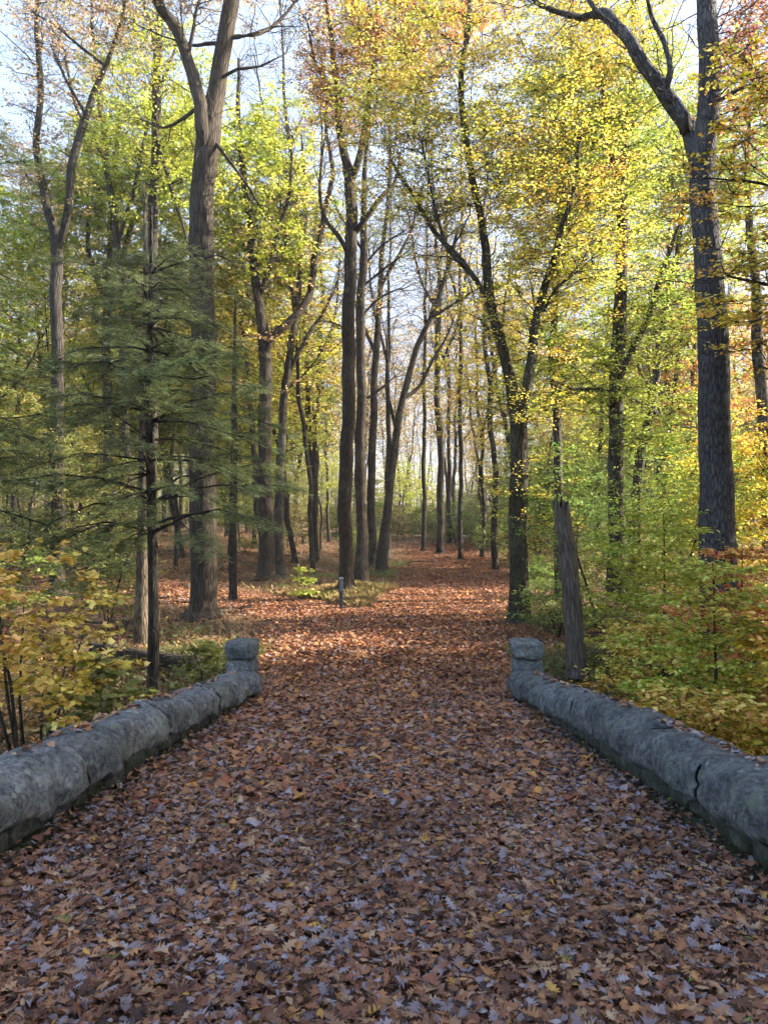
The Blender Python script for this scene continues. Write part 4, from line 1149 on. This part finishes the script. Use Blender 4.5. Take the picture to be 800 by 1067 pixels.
# the wood goes on beside and behind the camera; it shades the bridge
for i in range(120):
    pass
sh = np.random.default_rng(5)
for by in (-3, 0, 2.5, 5, 7.5, 10, 12.5):
    for t in (12.5, 18.5, 25):
        x = t * .97 + sh.uniform(-1.2, 1.2); y = by + t * .24 + sh.uniform(-1, 1)
        if x < .56 * max(y, 0) + 4.0: continue
        if blocks_sun(x, y, 2.2, 5, 19): continue
        copy_tree('leafy', int(sh.integers(3)), x, y, sh.uniform(.9, 1.1), sh.uniform(0, 6.28), 'leafy tree of the wood outside the view to the right of the bridge', 'trees outside the view on the right', mixcol('lime', 'orange', sh.uniform(0, 1)), .5, (.8, .75, .7))
        placed.append((x, y))
cnt = 0
for t in range(2000):
    if cnt >= 22: break
    y = sh.uniform(-16, 42); x = sh.uniform(7, 48)
    if x < .56 * max(y, 0) + 5.0: continue
    if not free(x, y, 3.2): continue
    s = sh.uniform(.85, 1.15)
    if blocks_sun(x, y, 3.6 * s, 5 * s, 19 * s): continue
    copy_tree('leafy', int(sh.integers(3)), x, y, s, sh.uniform(0, 6.28), 'leafy tree of the wood outside the view to the right of the bridge', 'trees outside the view on the right', mixcol('lime', 'orange', sh.uniform(0, 1)), .5, (.8, .75, .7))
    placed.append((x, y)); cnt += 1
cnt = 0
for t in range(600):
    if cnt >= 8: break
    y = sh.uniform(-18, 22); x = -sh.uniform(7, 30)
    if -x < .56 * max(y, 0) + 5.0: continue
    if not free(x, y, 4.5): continue
    copy_tree('leafy', int(sh.integers(3)), x, y, sh.uniform(.85, 1.1), sh.uniform(0, 6.28), 'leafy tree of the wood outside the view to the left of the bridge', 'trees outside the view on the left', mixcol('lime', 'yellow', sh.uniform(0, 1)), .5, (.8, .75, .7))
    placed.append((x, y)); cnt += 1

# ------------------------------------------------------------------ understory shrubs (copies)
def proto_shrub(seed, h, rad, clumps, lpt, leaf):
    rng = np.random.default_rng(seed)
    limbs = []
    for s in range(4):
        a = rng.uniform(0, 6.28); e = rad * rng.uniform(.3, .8)
        limbs.append(np.array([(0, 0, -.1, .016), (math.cos(a) * e * .4, math.sin(a) * e * .4, h * .45, .012), (math.cos(a) * e, math.sin(a) * e, h * .9, .005)]))
    T, Lf = grow(limbs, [((0, 0, h * .55), (rad, rad, h * .48), clumps)], seed, lpt=lpt, leaf=leaf, twigs=4, twig_r=.004, sides=6, spray=.45, br=(.004, .006), flat=.2, lace=False)
    return T.build('stem', M_BARK, 0, seed), Lf.build('foliage', M_LEAF)
SHR = [proto_shrub(201, 1.7, 1.0, 70, 10, .10), proto_shrub(202, 2.6, 1.2, 90, 9, .11), proto_shrub(203, 1.1, .9, 60, 8, .10)]
n_s = 0
rs = np.random.default_rng(91)
for t in range(6000):
    if n_s >= 150: break
    y = 16 + 80 * rs.uniform(0, 1) ** 1.1
    x = rs.uniform(-.58, .58) * y
    if abs(x - float(path_x(y))) < 3.2 and y < 58: continue
    if float(fork_dist(x, y)) < 2.9: continue
    u = 400 + 770 * x / y
    if 150 < u < 440 and y < 44: continue
    if u < 285 and y < 38 and rs.uniform() < .6: continue
    if not free(x, y, 1.0): continue
    zone = 'left' if u < 400 else 'right'
    sm, fm = SHR[int(rs.integers(3))]
    s = rs.uniform(.6, 1.3)
    lab = 'low leafy shrub on the forest floor to the ' + zone + ' of the path'
    root = thing('woodland_shrub', lab, 'shrub', (x, y, float(G(x, y))), 'low shrubs ' + zone + ' of the path', rs.uniform(0, 6.28))
    root.scale = (s, s, s)
    a = link('stem', sm, root); a.color = (.8, .75, .7, 1)
    c = link('foliage', fm, root)
    c.color = (*(mixcol('olive', 'green', rs.uniform(0, 1)) if rs.uniform() < .6 else mixcol('tan', 'olive', rs.uniform(0, 1))), .6)
    placed.append((x, y)); n_s += 1

# ------------------------------------------------------------------ the far wood that reads as one mass
rf = np.random.default_rng(8)
LV = Leaves(); n = 230000
y = rf.uniform(118, 175, n); x = rf.uniform(-.66, .66, n) * y
zz = 10 * rf.uniform(0, 1, n) ** 2.4
cl = np.sin(x * .35 + y * .2) + np.sin(x * .13 - y * .31) + np.sin(zz * .7 + x * .5)
ok = cl + rf.normal(0, .7, n) > -.4
x, y, zz = x[ok], y[ok], zz[ok]; n = len(x)
a = rf.uniform(0, 6.28, n); L = rf.uniform(.25, .55, n)
LV.add(np.column_stack([x, y, G(x, y) + zz]), np.stack([np.cos(a), np.sin(a), rf.normal(0, .4, n)], -1), nrm(UP + rf.normal(0, .5, (n, 3))), L, L * .7, T_DIAMOND)
o = tag(link('distant_wood_foliage', LV.build('distant_wood_foliage', M_LEAF)), kind='stuff'); o.color = (.38, .30, .11, .6)
T = Tubes(); n = 330
y = rf.uniform(112, 175, n); x = rf.uniform(-.64, .64, n) * y; h = rf.uniform(12, 24, n)
b0 = np.column_stack([x, y, G(x, y) - .3]); tl = rf.normal(0, .05, (n, 2))
pts = np.stack([b0 + np.column_stack([tl * (h * f)[:, None], h * f]) for f in np.linspace(0, 1, 6)], 1); pts[:, 1:] += rf.normal(0, .12, (n, 5, 3))
T.add(pts, rf.uniform(.08, .2, n)[:, None] * np.linspace(1, .2, 6), 5)
tag(link('distant_wood_trunks', T.build('distant_wood_trunks', M_BARK, 0, 1)), kind='stuff')

for i, (u, Y, s, c) in enumerate([(455, 64, 1.4, 'olive'), (475, 60, 1.3, 'green'), (490, 62, 1.5, 'olive'), (510, 56, 1.5, 'green'), (530, 54, 1.5, 'olive'), (470, 70, 2.0, 'olive'), (440, 72, 1.9, 'green'),
                                   (420, 66, 1.2, 'olive'), (500, 72, 2.2, 'olive'), (405, 74, 2.0, 'green'), (545, 58, 1.7, 'green'), (388, 60, 1.2, 'olive'), (450, 58, .6, 'olive'), (525, 66, 2.2, 'olive'), (375, 68, 1.8, 'olive'), (350, 64, 1.7, 'green'), (430, 84, 2.4, 'olive'), (460, 88, 2.6, 'green'), (485, 82, 2.5, 'olive'), (505, 90, 2.7, 'olive'), (410, 92, 2.6, 'olive'), (530, 86, 2.5, 'green'), (390, 86, 2.4, 'olive'), (445, 98, 3.0, 'olive'), (475, 100, 3.0, 'green'), (370, 95, 2.8, 'olive'), (345, 90, 2.6, 'olive'), (550, 96, 2.8, 'olive'), (515, 47, 1.0, 'green'), (540, 42, 1.1, 'lime'), (552, 38, 1.0, 'green')]):
    p = at(u, Y); sm, fm = SHR[i % 3]
    root = thing('woodland_shrub', 'dull green bush closing the view where the path passes over the rise', 'shrub', p, 'bushes at the end of the path', i * 1.3)
    root.scale = (s * 1.2, s * 1.2, s)
    a = link('stem', sm, root); a.color = (.8, .75, .7, 1)
    c_ = link('foliage', fm, root); c_.color = (*[k * .8 for k in mixcol(c, 'olive', .3)], .5)

# ------------------------------------------------------------------ marker post and log
pp = at(355.5, 24.5)
post = thing('marker_post', 'short blue-grey trail marker post in front of the nearer twin trunk', 'post', pp)
def post_mesh(name, w, d, z0, z1, top, mat):
    bm = bmesh.new(); bmesh.ops.create_cube(bm, size=1.0)
    for v in bm.verts:
        v.co = Vector((v.co.x * w, v.co.y * d, z0 if v.co.z < 0 else z1 + (top if v.co.y > 0 else 0)))
    bmesh.ops.bevel(bm, geom=bm.edges[:], offset=.012, segments=2, affect='EDGES')
    me = bpy.data.meshes.new(name); bm.to_mesh(me); bm.free(); me.materials.append(mat)
    return me
M_POST = plain('weathered_post', (.05, .06, .078), .85, 14)
M_PLATE = plain('marker_plate', (.12, .15, .20), .6, 9, .3)
link('post_shaft', post_mesh('post_shaft', .13, .09, -.3, 1.02, .07, M_POST), post)
pl = link('marker_plate', post_mesh('marker_plate', .08, .012, .62, 1.0, 0, M_PLATE), post)
pl.location = (0, -.053, 0)

lg = at(165, 15.5)
log = thing('fallen_log', 'dark fallen log lying on the ground behind the left parapet', 'log', lg)
T = Tubes()
a = np.array(P(95, 662, 16.0)) - np.array(lg); b_ = np.array(P(206, 660, 15.0)) - np.array(lg)
a[2] = float(G(a[0] + lg[0], a[1] + lg[1])) - lg[2] + .30; b_[2] = float(G(b_[0] + lg[0], b_[1] + lg[1])) - lg[2] + .22
c = catmull(np.array([(*a, .12), (*((a + b_) / 2 + [0, 0, -.03]), .14), (*b_, .16)]), .12)
T.add(c[:, :3], c[:, 3], 12)
T.add(np.stack([c[3, :3], c[3, :3] + [.1, -.2, .35], c[3, :3] + [.05, -.3, .7]]), np.array([.04, .03, .012]), 6)
o = link('trunk', T.build('trunk', M_BARK, .08, 3), log); o.color = (.55, .55, .55, 1)
o.name = 'log_body'

rb_ = np.random.default_rng(44)
for i, (u, Y) in enumerate([(245, 24), (120, 21), (205, 31), (330, 33), (600, 19), (660, 18), (575, 26), (150, 27), (440, 44), (285, 38)]):
    p = at(u, Y)
    br_ = thing('fallen_branch', 'bare dead branch lying on the leaf covered forest floor', 'branch', p, 'fallen branches on the forest floor', rb_.uniform(0, 6.28))
    T = Tubes(); Lb = rb_.uniform(1.2, 2.8)
    t = np.linspace(-.5, .5, 9)
    q = np.column_stack([t * Lb, .12 * np.sin(t * 5 + i), .05 + .05 * np.abs(np.sin(t * 4 + i))])
    T.add(q, np.linspace(.045, .012, 9), 7)
    for k in (3, 5, 6):
        d = np.array([.35, rb_.choice([-1, 1]) * .3, rb_.uniform(.1, .35)])
        T.add(np.stack([q[k], q[k] + d * .5, q[k] + d * rb_.uniform(.8, 1.4)]), np.array([.018, .012, .005]), 5)
    o = link('branch_wood', T.build('branch_wood', M_BARK_L, .05, i), br_); o.color = (.45, .42, .38, 1)

# ------------------------------------------------------------------ fallen leaves (nobody could count them)
rl = np.random.default_rng(3)
def litter(LV, n, xy, zlift, L, W, tmpl, tilt, curl=1.0):
    z = G(xy[:, 0], xy[:, 1]) + zlift
    a = rl.uniform(0, 6.283, n)
    tz = rl.normal(0, tilt, n)
    d = np.stack([np.cos(a), np.sin(a), tz], -1)
    up = nrm(UP + np.concatenate([rl.normal(0, tilt, (n, 2)), np.zeros((n, 1))], 1))
    cu = (rl.normal(.15, .45, n) * curl, rl.normal(.1, .7, n) * curl, rl.normal(0, .6, n) * curl)
    LV.add(np.column_stack([xy, z]), d, up, L, W, tmpl, cu)

LV = Leaves()
def bridge_xy(n, y0, y1):
    y = rl.uniform(y0, y1, n); x = rl.uniform(-2.13, 2.13, n)
    return np.column_stack([x, y])
for tm, cnt, lo, hi, ra in ((T_OAK, 42000, .042, .096, .95), (T_OVATE, 58000, .024, .056, .62), (T_MAPLE, 9000, .028, .055, .9)):
    xy = bridge_xy(cnt, 1.4, 14.5)
    keep = rl.uniform(0, 1, cnt) < np.interp(xy[:, 1], [1.4, 5, 9, 14.5], [1, .85, .5, .1])
    xy = xy[keep]; n = len(xy)
    L = rl.uniform(lo, hi, n)
    edge = .13 * np.clip((np.abs(xy[:, 0]) - 1.70) / .4, 0, 1) ** 2
    litter(LV, n, xy, .006 + rl.uniform(0, 1, n) ** 1.5 * (.045 + edge), L, L * ra * rl.uniform(.65, 1.1, n), tm, .20, 1.0)
tag(link('bridge_leaf_litter', LV.build('bridge_leaf_litter', M_LITTER)), kind='stuff')

LV = Leaves()
n = 78000
y = 5.5 + 53 * rl.uniform(0, 1, n) ** 1.25
hw = np.interp(y, [13, 18, 40, 60], [2.4, 3.1, 2.8, 2.3])
xo = np.where(y < 14, rl.uniform(-2.0, 2.0, n), rl.normal(0, .55, n) * hw)
ok = rl.uniform(0, 1, n) < np.interp(y, [5.5, 9, 14], [.2, .7, 1])
xy = np.column_stack([path_x(y) + xo, y])[ok]; n = len(xy)
n2 = 16000
t = rl.uniform(0, 1, n2) * (len(FORK) - 1); i = t.astype(int).clip(0, len(FORK) - 2)
q = FORK[i] + (FORK[i + 1] - FORK[i]) * (t - i)[:, None] + rl.normal(0, .9, (n2, 2))
xy = np.concatenate([xy, q]); n = len(xy)
L = rl.uniform(.07, .135, n)
litter(LV, n, xy, .006 + rl.uniform(0, .035, n), L, L * rl.uniform(.55, .9, n), T_OVATE if False else T_DIAMOND, .30, .6)
tag(link('path_leaf_litter', LV.build('path_leaf_litter', M_LITTER_WARM_LIT)), kind='stuff')

LV = Leaves()
n = 80000
y = 7 + 55 * rl.uniform(0, 1, n) ** 1.3
x = rl.uniform(-.60, .60, n) * (y + 2)
ok = ~((np.abs(x) < 2.75) & (y < 13.6))
x, y = x[ok], y[ok]; n = len(x)
L = rl.uniform(.07, .14, n)
litter(LV, n, np.column_stack([x, y]), .005 + rl.uniform(0, .05, n), L, L * rl.uniform(.55, .9, n), T_DIAMOND, .4, .6)
tag(link('forest_leaf_litter', LV.build('forest_leaf_litter', M_LITTER_WARM_LIT)), kind='stuff')

# leaves caught on top of the copings
LV = Leaves()
for side in (-1, 1):
    n = 560
    y = rl.uniform(1.5, 11.1, n)
    xo = np.abs(rl.normal(.12, .09, n)).clip(-.1, .26)
    cxw = side * ((2.13 - .029 * (y - 3.5) if side < 0 else 2.03 - .013 * (y - 3.5)) + COP_W / 2 - .03 + xo)
    z = base_z(y) + BASE_H - .13 * smooth(6.0, 11.0, y) + COP_H * (.30 + .70 * np.sqrt(np.clip(1 - (xo / (COP_W / 2)) ** 2, 0.02, 1))) + .012
    a = rl.uniform(0, 6.28, n)
    L = rl.uniform(.045, .10, n)
    LV.add(np.column_stack([cxw, y, z]), np.stack([np.cos(a), np.sin(a), rl.normal(-.1, .2, n)], -1), nrm(np.stack([side * xo * 3, 0 * xo, 1 + 0 * xo], -1) + rl.normal(0, .2, (n, 3))), L, L * .65, T_OVATE, (rl.normal(.1, .4, n), rl.normal(.1, .5, n), rl.normal(0, .5, n)))
tag(link('coping_leaf_litter', LV.build('coping_leaf_litter', M_LITTER)), kind='stuff')

# low growth: grass blades and seedlings on the island and the verges
def cover(name, n, sampler, L, W, col, hv, upright, tmpl=T_DIAMOND):
    LV = Leaves()
    xy = sampler(n)
    m = len(xy)
    z = G(xy[:, 0], xy[:, 1])
    a = rl.uniform(0, 6.28, m)
    h = rl.uniform(.0, 1, m)
    d = np.stack([np.cos(a), np.sin(a), np.full(m, upright) * rl.uniform(.5, 1.5, m)], -1)
    LL = rl.uniform(L[0], L[1], m)
    LV.add(np.column_stack([xy, z + (0 if upright > .6 else h * .22)]), d, nrm(UP + rl.normal(0, .3, (m, 3))), LL, LL * W, tmpl)
    o = tag(link(name, LV.build(name, M_LEAF)), kind='stuff'); o.color = (*col, hv)
    return o
def island(n):
    p = np.column_stack([rl.normal(-1.2, 1.5, n), rl.normal(28.2, 1.9, n)])
    ok = (fork_dist(p[:, 0], p[:, 1]) > 1.9) & (np.abs(p[:, 0] - path_x(p[:, 1])) > 2.4)
    return p[ok]
cover('dry_grass', 16000, island, (.12, .36), .07, (.26, .19, .07), .6, 1.2)
def verge(n):
    y = rl.uniform(13.5, 45, n); s = rl.choice([-1, 1], n)
    x = path_x(y) + s * (2.9 + np.abs(rl.normal(0, 2.6, n)))
    ok = fork_dist(x, y) > 3.0
    # patchy
    pt = np.sin(x * 1.7 + y * .9) + np.sin(x * .8 - y * 1.3) + rl.normal(0, .5, n) > .3
    return np.column_stack([x, y])[ok & pt]
cover('green_ground_cover', 60000, verge, (.05, .14), .5, (.15, .17, .045), .8, .4)
T = Tubes(); ns = 420
y = rl.uniform(6.5, 19, ns); sd_ = rl.choice([-1, -1, 1], ns); x = sd_ * (2.8 + np.abs(rl.normal(0, 2.0, ns)))
h = rl.uniform(.35, 1.5, ns); b0 = np.column_stack([x, y, G(x, y) - .05]); tl = rl.normal(0, .28, (ns, 2))
pts = np.stack([b0 + np.column_stack([tl * (h * f ** 1.6)[:, None], h * f]) for f in np.linspace(0, 1, 5)], 1); pts[:, 1:] += rl.normal(0, .02, (ns, 4, 3))
T.add(pts, rl.uniform(.003, .008, ns)[:, None] * np.linspace(1, .35, 5), 4)
o = tag(link('dry_stems', T.build('dry_stems', M_BARK_L, 0, 9)), kind='stuff'); o.color = (.8, .68, .5, 1)
def gully(n):
    y = rl.uniform(6, 17, n); s = rl.choice([-1, 1], n)
    return np.column_stack([s * (2.75 + np.abs(rl.normal(0, 1.8, n))), y])
cover('brown_undergrowth', 26000, gully, (.06, .26), .18, (.19, .17, .06), .7, .9)


# ------------------------------------------------------------------ thin autumn haze in the wood
bm = bmesh.new(); bmesh.ops.create_cube(bm, size=1.0)
for v in bm.verts:
    v.co = Vector((v.co.x * 760, 150 + v.co.y * 700, -8.0 if v.co.z < 0 else 48.0))
hz_me = bpy.data.meshes.new('haze'); bm.to_mesh(hz_me); bm.free()
hm, hN, hL = new_mat('haze')
ho = hN.new('ShaderNodeOutputMaterial'); hv_ = hN.new('ShaderNodeVolumePrincipled')
hv_.inputs['Color'].default_value = (.86, .90, .96, 1)
hv_.inputs['Density'].default_value = 0.0005
hv_.inputs['Anisotropy'].default_value = 0.2
hL.new(hv_.outputs[0], ho.inputs['Volume'])
hz_me.materials.append(hm)
tag(link('haze', hz_me), kind='stuff')
